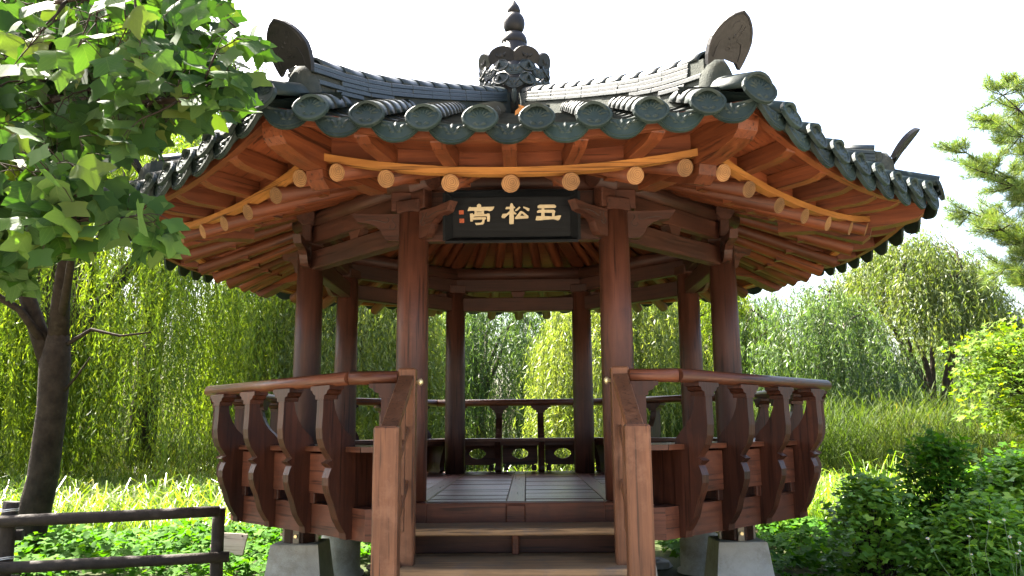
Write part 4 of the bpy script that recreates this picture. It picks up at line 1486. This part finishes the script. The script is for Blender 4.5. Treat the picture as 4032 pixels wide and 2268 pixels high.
# ------------------------------------------------------------------ tulip tree at left
def tulip_tree():
    rng = np.random.default_rng(42)
    root = thing('tulip_tree', 'tulip tree with forked dark trunk and broad lobed leaves at left', 'tree', (-5.1, 0.9, 0))
    def Q(x, y, z): return (x, y, z+E)
    trunk = [(-5.14, 0.9, -0.2), Q(-5.10, 0.9, -1.0), Q(-5.01, 0.9, -0.45), Q(-4.98, 0.9, 0.25), Q(-4.99, 0.9, 0.75), Q(-4.98, 0.9, 1.02), Q(-4.965, 0.88, 1.20)]
    v, f, sm, cap = rod(trunk, [0.20, 0.165, 0.15, 0.145, 0.155, 0.115, 0.05], 16)
    part('trunk', mesh('trunk', v, f, ['bark'], sm=sm), root)
    limbs = [
        ([Q(-5.03, 0.9, 0.70), Q(-5.22, 0.88, 1.15), Q(-5.40, 0.8, 1.7), Q(-5.55, 0.6, 2.5), Q(-5.5, 0.2, 3.6)], 0.11, 0.04),
        ([Q(-4.98, 0.9, 1.0), Q(-4.96, 0.85, 1.4), Q(-4.85, 0.7, 1.9), Q(-4.6, 0.3, 2.6), Q(-4.3, -0.3, 3.4), Q(-3.9, -1.0, 4.2)], 0.11, 0.03),
        ([Q(-4.93, 0.85, 1.25), Q(-4.75, 0.6, 1.6), Q(-4.5, 0.2, 1.85), Q(-4.2, -0.4, 2.1), Q(-3.9, -1.1, 2.3)], 0.05, 0.02),
        ([Q(-5.40, 0.8, 1.7), Q(-4.9, -0.3, 2.2), Q(-4.2, -1.6, 2.4), Q(-3.3, -2.9, 2.2), Q(-2.5, -3.7, 1.75), Q(-1.9, -4.1, 1.55), Q(-1.3, -4.35, 1.45)], 0.06, 0.012),
        ([Q(-3.3, -2.9, 2.2), Q(-2.6, -3.5, 1.4), Q(-2.1, -4.1, 1.0), Q(-1.6, -4.5, 0.85)], 0.025, 0.008),
        ([Q(-2.5, -3.7, 1.75), Q(-2.0, -4.4, 1.9), Q(-1.4, -4.8, 1.75)], 0.02, 0.008),
        ([Q(-4.2, -1.6, 2.4), Q(-3.5, -2.4, 3.2), Q(-2.6, -3.3, 3.0), Q(-1.9, -3.7, 2.5)], 0.03, 0.01),
        ([Q(-5.1, 0.86, 0.95), Q(-5.3, 0.7, 1.3), Q(-5.7, 0.4, 1.6), Q(-6.3, 0.1, 2.0)], 0.05, 0.02),
        ([Q(-4.86, 0.88, 0.95), Q(-4.6, 0.85, 1.10), Q(-4.25, 0.8, 1.02), Q(-3.9, 0.75, 1.05)], 0.025, 0.008),
        ([Q(-4.85, 0.88, 0.45), Q(-4.72, 0.86, 0.60), Q(-4.58, 0.84, 0.80)], 0.018, 0.006),
    ]
    skel = []
    for i, (pts, r0, r1) in enumerate(limbs):
        m = len(pts)
        v, f, sm, cap = rod(pts, [r0+(r1-r0)*j/(m-1) for j in range(m)], 9)
        part('limb', mesh('limb', v, f, ['bark'], sm=sm), root)
        if i < 8:
            a = np.array(pts)
            for j in range(m-1):
                for t in np.linspace(0, 1, 8)[:-1]:
                    skel.append(a[j]*(1-t)+a[j+1]*t)
    skel = np.array(skel)
    regions = [  # centre, radii, twigs
        ((-1.42, -4.50, E+0.82), (0.10, 0.18, 0.07), 3),
        ((-1.68, -3.55, E+2.00), (0.50, 0.70, 0.50), 85),
        ((-2.75, -3.10, E+2.60), (0.70, 0.70, 0.70), 90),
        ((-2.45, -4.00, E+1.00), (0.55, 0.60, 0.55), 80),
        ((-1.66, -4.30, E+1.30), (0.75, 0.60, 0.60), 100),
        ((-1.90, -4.20, E+0.85), (0.55, 0.50, 0.35), 45),
        ((-2.35, -3.60, E+1.75), (0.80, 0.70, 0.85), 130),
        ((-3.05, -2.95, E+1.60), (0.60, 0.60, 0.85), 70),
        ((-3.6, -2.2, E+2.9), (1.1, 1.0, 1.1), 130),
        ((-4.6, -0.8, E+2.6), (0.9, 1.0, 1.1), 100),
        ((-5.3, 0.6, E+3.2), (1.6, 1.4, 1.7), 220),
        ((-4.6, -0.6, E+4.3), (1.4, 1.4, 1.3), 150),
    ]
    twl, P, D, N, S = [], [], [], [], []
    cam = np.array(CAM_P)
    for c, r, n in regions:
        for _ in range(n):
            u = rng.normal(0, 1, 3); u /= np.linalg.norm(u)
            tgt = np.array(c) + u*np.array(r)*rng.uniform(0, 1)**0.4
            x, y, z = tgt
            hull = math.hypot(x, y) < 4.0 and z > E+1.1 and y > -3.3       # keep clear of the roof
            if hull:
                continue
            tx, tz = (x-cam[0])/(y-cam[1]), (z-E)/(y-cam[1])
            lim = np.interp(tz, (0.10, 0.17, 0.23, 0.33, 0.38, 0.42, 0.50), (-0.55, -0.57, -0.625, -0.605, -0.50, -0.385, -0.365))   # the crown draws back from the roof
            if (tx > lim or tz < 0.195) and r[0] > 0.2:
                continue
            k = np.argmin(((skel-tgt)**2).sum(1))
            if np.linalg.norm(skel[k]-tgt) > 1.6:
                continue
            pts = bend(skel[k], tgt, rng.uniform(-0.02, 0.10), 5, 0.012, rng)
            twl.append((pts, 0.0065, 0.002))
            pa = np.array(pts)
            nl = rng.integers(6, 9)
            for j in range(nl):
                t = 1 - 0.62*(j/nl)**1.0
                q = t*5; i0 = min(4, int(q)); b = pa[i0] + (pa[i0+1]-pa[i0])*(q-i0)
                pet = rng.normal(0, 1, 3); pet[2] -= 0.1; pet /= np.linalg.norm(pet)
                e = b + pet*rng.uniform(0.06, 0.12)
                twl.append(([tuple(b), tuple((b+e)/2+np.array([0, 0, 0.006])), tuple(e)], 0.0022, 0.0015))
                P.append(e)
                d = np.array([0.35, -0.25, -0.75]) + pet*0.45 + rng.normal(0, 0.33, 3)
                D.append(d)
                N.append(np.array([0.1, -0.55, 0.65]) + rng.normal(0, 0.42, 3))
                S.append(rng.uniform(0.085, 0.15))
    P, D, N, S = map(np.array, (P, D, N, S))
    part('twigs', tubes('twigs', twl, 'bark', 4), root, kind='stuff')
    dist = np.linalg.norm(P-cam, axis=1)
    order = np.argsort(dist/S)
    near, far = order[:300], order[300:]
    vm = []
    for z, dr, wv in ((0.16, 0.22, 0.03), (0.05, 0.35, 0.04), (0.28, 0.15, 0.025), (-0.10, 0.30, 0.035)):
        pts, fc = [], []
        ny = 7
        half = TULIP_R
        def zz(x, y): return z*abs(x)**1.4 - dr*y*y + wv*math.sin(9*y+5*x)
        for s in (1, -1):
            b0 = len(pts)
            m_ = len(half)
            for x, y in half:                                  # rim, half way in, midrib
                ym = min(0.70, max(0.0, y*0.86))
                for t in (1.0, 0.5, 0.0):
                    px, py = s*x*t, y*t + ym*(1-t)
                    pts.append((px, py, zz(px, py)))
            for i in range(m_-1):
                for j in range(2):
                    q = (b0+3*i+j, b0+3*i+3+j, b0+3*i+4+j, b0+3*i+1+j)
                    fc.append(q if s > 0 else q[::-1])
        vm.append(mesh('leaf', pts, fc, ['tulip_leaf'], smooth=True))
    Df, Bf, Nf = frames(D, N)
    for n_, i in enumerate(near):
        m = Matrix.Identity(4)
        for a in range(3):
            m[a][0], m[a][1], m[a][2], m[a][3] = Bf[i][a]*S[i], Df[i][a]*S[i], Nf[i][a]*S[i], P[i][a]
        part('leaf', vm[n_ % 4], root, m)
    me = shaped_leaves('foliage', TULIP_V, TULIP_F, P[far], D[far], N[far], S[far], 'tulip_mass', rng.uniform(0, 1, len(far)))
    part('foliage', me, root, kind='stuff')
tulip_tree()

# ------------------------------------------------------------------ maple and pine at right
def maple_tree():
    rng = np.random.default_rng(17)
    root = thing('maple_tree', 'bright yellow green maple at the right edge below the pine', 'tree', (7.9, 4.2, 0))
    c = np.array((7.35, 4.0, E+0.62))
    lines = [([(7.9, 4.2, -0.1), (7.85, 4.15, 0.8), (7.6, 4.1, 1.6)], 0.07, 0.04)]
    P, D, N = [], [], []
    for _ in range(190):
        u = rng.normal(0, 1, 3); u /= np.linalg.norm(u)
        t = c + u*np.array((1.02, 0.9, 0.98))*rng.uniform(0.2, 1)**0.5
        lines.append((bend((7.6, 4.1, min(1.6, t[2])), t, 0.12, 4, 0.02, rng), 0.010, 0.003))
        for j in range(22):
            p = t + rng.normal(0, 1, 3)*np.array((0.15, 0.15, 0.06))
            P.append(p); D.append(np.array([u[0]*0.7, u[1]*0.7-0.3, -0.35]) + rng.normal(0, 0.4, 3)); N.append(np.array([-0.2, -0.2, 0.9]) + rng.normal(0, 0.35, 3))
    P, D, N = map(np.array, (P, D, N))
    part('trunk', tubes('trunk', lines, 'bark', 6), root)
    part('foliage', shaped_leaves('foliage', MAPLE_V, MAPLE_F, P, D, N, rng.uniform(0.045, 0.085, len(P)), 'maple', rng.uniform(0, 1, len(P))), root)
maple_tree()

def pine_tree():
    rng = np.random.default_rng(23)
    root = thing('pine_tree', 'pine with tufted needle branches reaching in from the upper right edge', 'tree', (8.7, 3.2, 0))
    lines = [([(8.75, 3.2, -0.1), (8.7, 3.2, 2.5), (8.55, 3.2, 5.0), (8.2, 3.2, 7.2)], 0.16, 0.06)]
    tuft = []
    specs = [(4.55, 6.55, 3.0, 5.95), (4.5, 6.35, 2.7, 5.45), (4.0, 6.02, 3.1, 5.15), (3.7, 6.15, 2.8, 4.75), (3.3, 6.10, 3.3, 4.35), (3.0, 6.25, 2.9, 4.0), (2.6, 6.45, 3.2, 3.55), (3.6, 6.6, 3.8, 5.2), (5.1, 6.9, 3.3, 6.2), (4.2, 6.8, 3.6, 5.7), (2.9, 6.75, 3.6, 4.4), (2.3, 6.55, 2.8, 3.25)]
    for z0, x1, y1, z1 in specs:
        x1 += 0.22
        b = bend((8.65, 3.2, z0), (x1, y1, z1), -0.15, 9, 0.035, rng)
        lines.append((b, 0.035, 0.008))
        ba = np.array(b)
        for j in range(3, 10):
            for s in range(5):
                st = ba[j]
                d = rng.normal(0, 1, 3)*np.array((0.7, 0.8, 0.35)) + np.array((-0.65, 0, 0.22))
                d /= np.linalg.norm(d)
                L = rng.uniform(0.18, 0.42)
                e = st + d*L
                lines.append((bend(st, e, -0.02, 3), 0.008, 0.004))
                for t in np.linspace(0.35, 1.0, 4):
                    tuft.append((st + d*L*t, d))
    P, D = [], []
    for p, d in tuft:
        n = 52
        q = rng.normal(0, 0.75, (n, 3)) + d[None]*0.75 + np.array((0, 0, 0.30))
        P.append(np.repeat(p[None], n, 0) + rng.normal(0, 0.012, (n, 3))); D.append(q)
    P = np.concatenate(P); D = np.concatenate(D)
    part('trunk', tubes('trunk', lines, 'bark', 6), root)
    me = blade_leaves('needles', P, D, rng.normal(0, 1, P.shape), rng.uniform(0.09, 0.17, len(P)), 0.0065, 'needle', rng.uniform(0, 1, len(P)))
    part('needles', me, root, kind='stuff')
pine_tree()

# ------------------------------------------------------------------ grass, reeds, ground vine
def blades(name, X, Y, Z0, Hh, W, lean, rng, mat, var):
    n = len(X)
    base = np.stack([X, Y, Z0], 1)
    a = rng.uniform(0, TAU, n)
    side = np.stack([np.cos(a), np.sin(a), np.zeros(n)], 1)
    b = rng.uniform(0, TAU, n)
    out = np.stack([np.cos(b), np.sin(b), np.zeros(n)], 1)*(Hh*lean*rng.uniform(0.2, 1.0, n))[:, None]
    up = np.array([0, 0, 1.0])[None]
    m1 = base + out*0.22 + up*(Hh*0.55)[:, None]
    m2 = base + out*0.65 + up*(Hh*0.90)[:, None]
    tip = base + out*1.15 + up*(Hh*(1.0-0.25*lean))[:, None]
    w = side*W[:, None]*0.5
    v = np.stack([base-w*0.7, base+w*0.7, m1-w, m1+w, m2-w*0.75, m2+w*0.75, tip], 1).reshape(-1, 3)
    i = np.arange(n)*7
    loops = np.stack([i, i+1, i+3, i+2, i+2, i+3, i+5, i+4, i+4, i+5, i+6], 1).ravel()
    sizes = np.tile(np.array([4, 4, 3]), n)
    return fast_mesh(name, v, loops, sizes, mat, np.repeat(var, 3))

def patchy(X, Y, s, rng, k=9):
    """Slow variation over the ground, so that growth is uneven."""
    o = np.zeros(len(X))
    for _ in range(k):
        a = rng.uniform(0, TAU); f = rng.uniform(0.4, 1.6)/s
        o += np.sin((X*math.cos(a)+Y*math.sin(a))*f*TAU + rng.uniform(0, TAU))
    return o/math.sqrt(k)

def meadow():
    rng = np.random.default_rng(31)
    X = np.concatenate([rng.uniform(-13, -2.2, 34000), rng.uniform(-4, 3.5, 9000), rng.uniform(2.0, 9.5, 13000)])
    Y = np.concatenate([2.2+15*rng.uniform(0, 1, 34000)**1.3, rng.uniform(4.0, 12, 9000), 2.6+9*rng.uniform(0, 1, 13000)**1.3])
    keep = np.hypot(X, Y) > 3.4
    X, Y = X[keep], Y[keep]
    pt = patchy(X, Y, 3.0, rng)
    H = np.clip(0.52 + 0.14*pt + rng.normal(0, 0.13, len(X)), 0.18, 1.1)
    Z0 = np.where(Y > 4, -0.02*np.minimum(Y-4, 8), 0) - 0.04
    var = np.clip(0.52+0.22*patchy(X, Y, 2.0, rng)+rng.normal(0, 0.22, len(X)), 0, 1)
    o = obj('grass', blades('grass', X, Y, Z0, H, rng.uniform(0.010, 0.022, len(X)), 0.85, rng, 'grass', var))
    o['kind'] = 'stuff'; o['label'] = 'tall sunlit meadow grass around the pavilion'
    # reeds farther back
    n = 20000
    X = np.concatenate([rng.uniform(2.5, 16, n), rng.uniform(-15, 2.5, 9000)])
    Y = np.concatenate([9.0+6*rng.uniform(0, 1, n)**1.2, rng.uniform(12.0, 19, 9000)])
    H = np.clip(1.75 + 0.25*patchy(X, Y, 3.0, rng) + rng.normal(0, 0.25, len(X)), 0.6, 2.6)
    H[n:] *= 0.75
    Z0 = np.full(len(X), -0.22)
    P, D, V = [], [], []
    k = 7
    t = np.linspace(0.25, 0.97, k)
    P = np.stack([X[:, None]+0*t, Y[:, None]+0*t, Z0[:, None]+H[:, None]*t], 2).reshape(-1, 3) + rng.normal(0, 0.02, (len(X)*k, 3))
    a = rng.uniform(0, TAU, len(P))
    D = np.stack([np.cos(a)*0.8, np.sin(a)*0.8, rng.uniform(0.5, 1.8, len(P))], 1)
    V = np.repeat(np.clip(0.45+0.22*patchy(X, Y, 2.5, rng), 0, 1), k) + rng.normal(0, 0.16, len(P)) + np.tile(np.where(t < 0.4, 0.3, 0.0), len(X))
    me = blade_leaves('reeds', P, D, rng.normal(0, 1, P.shape)*0.4+np.array([0, 0, 1]), rng.uniform(0.20, 0.36, len(P)), rng.uniform(0.012, 0.020, len(P)), 'reed', np.clip(V, 0, 1))
    o = obj('reeds', me); o['kind'] = 'stuff'; o['label'] = 'dense reed bed behind the pavilion'
meadow()

def ground_vine():
    rng = np.random.default_rng(37)
    def scatter(x0, x1, y0, y1, n):
        return rng.uniform(x0, x1, n), rng.uniform(y0, y1, n)
    sets = [scatter(1.6, 5.6, -0.4, 3.4, 5200), scatter(-5.8, -1.4, -0.3, 2.6, 4600), scatter(-1.8, 1.8, 2.2, 4.6, 1600), scatter(3.4, 6.8, -2.2, 1.5, 1500)]
    X = np.concatenate([s[0] for s in sets]); Y = np.concatenate([s[1] for s in sets])
    keep = (np.hypot(X, Y) > 2.15)
    X, Y = X[keep], Y[keep]
    pt = patchy(X, Y, 1.6, rng)
    top = np.clip(0.20 + 0.10*pt + 0.10*np.clip(np.hypot(X, Y)-2.4, 0, 1.5), 0.05, 0.62)
    Zc = top*rng.uniform(0.25, 1.0, len(X))**0.6
    P = np.stack([X, Y, Zc], 1)
    a = rng.uniform(0, TAU, len(X))
    D = np.stack([np.cos(a), np.sin(a)-0.3, rng.normal(-0.25, 0.25, len(X))], 1)
    N = np.stack([rng.normal(-0.1, 0.35, len(X)), rng.normal(-0.25, 0.35, len(X)), np.ones(len(X))], 1)
    me = shaped_leaves('ground_vine', HOP_V, HOP_F, P, D, N, rng.uniform(0.04, 0.085, len(X)), 'vine', np.clip(rng.normal(0.5, 0.25, len(X)), 0, 1))
    o = obj('ground_vine', me); o['kind'] = 'stuff'; o['label'] = 'carpet of lobed vine leaves around the footings'
ground_vine()

# ------------------------------------------------------------------ shrubs, flowers, clumps
def shrub(name, label, loc, R, H, n, mat, shape, size, seed, cat='shrub', group=None):
    rng = np.random.default_rng(seed)
    root = thing(name, label, cat, loc, group)
    lines, P, D, N = [], [], [], []
    per = 12
    for _ in range(n//per):
        a = rng.uniform(0, TAU); q = rng.uniform(0, 1)**0.5
        zz = H*rng.uniform(0.15, 1.0)**0.7
        wid = R*(0.75 + 0.35*math.sin(math.pi*min(1, zz/H*0.8)))*math.sqrt(max(0.05, 1-(zz/H)**2.4))
        t = np.array((wid*q*math.cos(a), wid*q*math.sin(a), zz)) + rng.normal(0, 0.05, 3)
        if len(lines) < 60:
            lines.append((bend((rng.normal(0, 0.08), rng.normal(0, 0.08), -0.05), t, 0.04, 4, 0.015, rng), 0.011, 0.003))
        for j in range(per):
            P.append(t + rng.normal(0, 1, 3)*np.array((0.075, 0.075, 0.055)))
            b = rng.uniform(0, TAU)
            D.append((math.cos(b), math.sin(b)-0.2, rng.normal(-0.05, 0.35)))
            N.append((rng.normal(0, 0.4), rng.normal(-0.2, 0.4), 1))
    P, D, N = map(np.array, (P, D, N))
    sv, sf = shape
    obj('stems', tubes('stems', lines, 'bark', 5), root)
    obj('foliage', shaped_leaves('foliage', sv, sf, P, D, N, rng.uniform(0.65, 1.25, len(P))*size, mat, np.clip(rng.normal(0.5, 0.27, len(P)), 0, 1)), root)
    return root

HOPS, OVAL, MAPL = (HOP_V, HOP_F), (OVAL_V, OVAL_F), (MAPLE_V, MAPLE_F)
G = 'shrubs at the lower right'
shrub('shrub', 'maple leaved shrub rising highest in the dark thicket at lower right', (3.70, -0.35, 0), 0.36, 1.32, 1900, 'vine', MAPL, 0.062, 51, group=G)
shrub('shrub', 'low dark shrub at the left end of the thicket at lower right', (3.02, -0.55, 0), 0.40, 0.92, 2400, 'bush', HOPS, 0.050, 52, group=G)
shrub('shrub', 'dark shrub at the right picture edge behind the white flowers', (4.30, -0.50, 0), 0.55, 1.08, 4200, 'bush', HOPS, 0.050, 53, group=G)
shrub('shrub', 'dark small leaved shrub in front of the thicket at lower right', (3.65, -1.05, 0), 0.50, 0.78, 4200, 'bush', OVAL, 0.075, 54, group=G)
shrub('shrub', 'light green shrub behind the thicket at the right edge', (5.3, 1.3, 0), 0.7, 1.0, 3000, 'vine', HOPS, 0.055, 55, group=G)

def fleabane():
    rng = np.random.default_rng(61)
    spots = [((3.62, -1.62), 'white daisy flowers standing at the right edge of the thicket', 9), ((3.30, -1.66), 'small white daisy flowers low in the thicket left of the taller daisies', 4), ((3.80, -1.30), 'tallest white daisy sprig beside the dark shrub at right edge', 6)]
    for (x, y), lab, n in spots:
        root = thing('fleabane', lab, 'flower', (x, y, 0), 'white flowers in the thicket')
        lines = []
        heads = []
        for i in range(n):
            t = (rng.normal(0, 0.13), rng.normal(0, 0.10), rng.uniform(0.40, 0.74))
            lines.append((bend((rng.normal(0, 0.02), rng.normal(0, 0.02), 0), t, 0.0, 4, 0.01, rng), 0.004, 0.002))
            heads.append(t)
        obj('stems', tubes('stems', lines, 'stem', 5), root)
        v, f = [], []
        for i in range(14):
            a = TAU*i/14
            b = len(v)
            for r, d in ((0.003, 0), (0.0115, -0.10), (0.012, 0.10)):
                v.append((r*math.cos(a+d*1.3), r*math.sin(a+d*1.3), 0.001))
            f.append((b, b+1, b+2))
        pm = mesh('flower_head', v, f, ['petal'])
        ev, ef = lathe([(0.006, 0.0), (0.0055, 0.003), (0.002, 0.005)], 8)
        em = mesh('flower_eye', ev, ef, ['flower_eye'])
        for t in heads:
            m = Matrix.Translation(t) @ Matrix.Rotation(math.radians(rng.uniform(20, 60)), 4, 'X') @ RZ(rng.uniform(0, 6))
            h = obj('flower_head', pm, root, m)
            obj('flower_eye', em, h)
fleabane()

def clump(label, loc, n, H, seed, mat='reed'):
    rng = np.random.default_rng(seed)
    X, Y = rng.normal(0, 0.13, n), rng.normal(0, 0.13, n)
    me = blades('sedge_clump', X, Y, np.full(n, -0.05), rng.uniform(0.55, 1.0, n)*H, rng.uniform(0.014, 0.022, n), 0.6, rng, mat, np.clip(rng.normal(0.55, 0.2, n), 0, 1))
    o = obj('sedge_clump', me, None, Matrix.Translation(loc), label=label, category='grass clump', group='sedge clumps')
clump('arching sedge clump in the sunlit grass right of the deck', (5.2, 4.3, 0), 60, 1.25, 71, 'grass')
clump('sedge clump close behind the right end of the railing', (4.0, 3.9, 0), 26, 1.1, 72)
clump('thin sedge clump behind the maple leaved shrub', (6.6, 3.9, 0), 40, 1.15, 73, 'grass')

def sapling():
    root = thing('sapling', 'thin pale bare sapling in the meadow left of the railing', 'sapling', (-4.35, 4.2, 0))
    lines = [([(0, 0, -0.1), (0.02, 0, 0.6), (-0.02, 0, 1.25), (0.0, 0, 1.7)], 0.018, 0.006), ([(0.01, 0, 0.85), (0.14, 0, 1.15), (0.2, 0, 1.5)], 0.010, 0.004), ([(0, 0, 1.05), (-0.12, 0, 1.3), (-0.16, 0, 1.6)], 0.008, 0.004)]
    obj('stem', tubes('stem', lines, 'pale_wood', 6), root)
sapling()

# ------------------------------------------------------------------ fence, plaque, stones, fallen leaves
def fence():
    root = thing('wooden_fence', 'dark round pole fence in front of the meadow at left', 'fence', (-2.62, -0.30, 0))
    rng = np.random.default_rng(81)
    def pole(p0, p1, r, name):
        p0, p1 = Vector(p0), Vector(p1)
        L = (p1-p0).length
        m = 7
        pts = [(L*i/m, rng.normal(0, 0.004) if 0 < i < m else 0, rng.normal(0, 0.004) if 0 < i < m else 0) for i in range(m+1)]
        v, f, sm, cap = rod(pts, [r*rng.uniform(0.96, 1.04) for _ in pts], 12)
        return part(name, mesh(name, v, f, ['fence'], sm=sm), root, frame(p0, p1-p0))
    A, B = Vector((-2.66, -0.34, 0)), Vector((-4.22, -0.88, 0))
    d = (A-B).normalized()
    pole((A.x, A.y, -0.25), (A.x, A.y, Z(-0.665)), 0.056, 'post')
    left = pole((B.x-0.02, B.y, -0.25), (B.x+0.02, B.y, Z(-0.555)), 0.062, 'post')
    off = Vector((0.0, -0.10, 0))
    e0 = B - d*1.5
    pole((e0.x, e0.y-0.10, Z(-0.72)), (A.x+0.04, A.y-0.095, Z(-0.685)), 0.047, 'rail')
    pole((e0.x, e0.y-0.10, Z(-1.075)), (A.x+0.13, A.y-0.06, Z(-1.075)), 0.047, 'rail')
    pole((e0.x-0.1, e0.y+0.06, Z(-0.83)), (B.x+0.10, B.y-0.02+0.09, Z(-0.83)), 0.045, 'rail')
    pole((e0.x-0.1, e0.y+0.06, Z(-1.19)), (B.x+0.10, B.y-0.02+0.09, Z(-1.19)), 0.045, 'rail')
    for z in (Z(-0.615), Z(-0.628), Z(-0.995), Z(-1.008)):
        pts = [(0.066*math.cos(TAU*i/16), 0.066*math.sin(TAU*i/16), 0.004*math.sin(i)) for i in range(17)]
        v, f, sm, cap = rod(pts, [0.0035]*17, 5)
        part('string_tie', mesh('string_tie', v, f, ['string'], sm=sm), left, Matrix.Translation((B.x+0.01, B.y, z)))
fence()

def plaque():
    root = thing('wooden_plaque', 'small pale tilted wooden board behind the right fence post', 'plaque', (-2.75, 0.15, 0))
    m = Matrix.Translation((-2.74, 0.15, Z(-1.04))) @ Matrix.Rotation(math.radians(-24), 4, 'X') @ Matrix.Rotation(math.radians(4), 4, 'Y')
    b = part('board', box_mesh('board', -0.165, 0.165, -0.011, 0.011, -0.10, 0.10, 'pale_wood', 0.004), root, m)
    part('stake', box_mesh('stake', -0.025, 0.025, 0.03, 0.07, -0.6, 0.02, 'fence', 0.004), root, Matrix.Translation((-2.74, 0.15, Z(-1.04))))
    for s in (-0.12, 0.12):
        v, f, sm, cap = rod([(s, -0.0112, 0.075), (s, -0.02, 0.075)], [0.007, 0.009], 8)
        part('nail', mesh('nail', v, f, ['groove']), b, m)
plaque()

def stones():
    rng = np.random.default_rng(91)
    for (x, y, s, lab) in ((-1.35, 0.95, 0.22, 'flat grey stone beside the left round concrete footing'), (-1.02, 1.35, 0.13, 'small grey stone behind the flat stone under the deck'), (1.36, 1.0, 0.19, 'flat grey stone beside the right round concrete footing')):
        v, f = lathe([(s*0.8, -0.05), (s, 0.02), (s*0.92, 0.07), (s*0.55, 0.095)], 11)
        v = [(a*(1+0.15*math.sin(3*i)), b*0.8*(1+0.12*math.cos(2*i)), c + rng.normal(0, 0.006)) for i, (a, b, c) in enumerate(v)]
        obj('stone', mesh('stone', v, f, ['stone'], smooth=False), None, Matrix.Translation((x, y, 0)), label=lab, category='stone', group='stones under the deck')
stones()

def fallen_leaves():
    rng = np.random.default_rng(97)
    me = mesh('fallen_leaf', OVAL_V, OVAL_F, ['dead_leaf'])
    spots = [((0.03, -2.95), 'orange dead leaf caught in the roof trough above the name board'), ((0.10, -2.55), 'brown dead leaf higher up the same roof trough')]
    for (x, y), lab in spots:
        z = Z(roof_z(x, -y))+0.035
        obj('fallen_leaf', me, None, Matrix.Translation((x, y, z)) @ RZ(rng.uniform(0, 6)) @ Matrix.Rotation(0.5, 4, 'X') @ Matrix.Scale(0.10, 4), label=lab, category='leaf', group='dead leaves on the roof')
fallen_leaves()
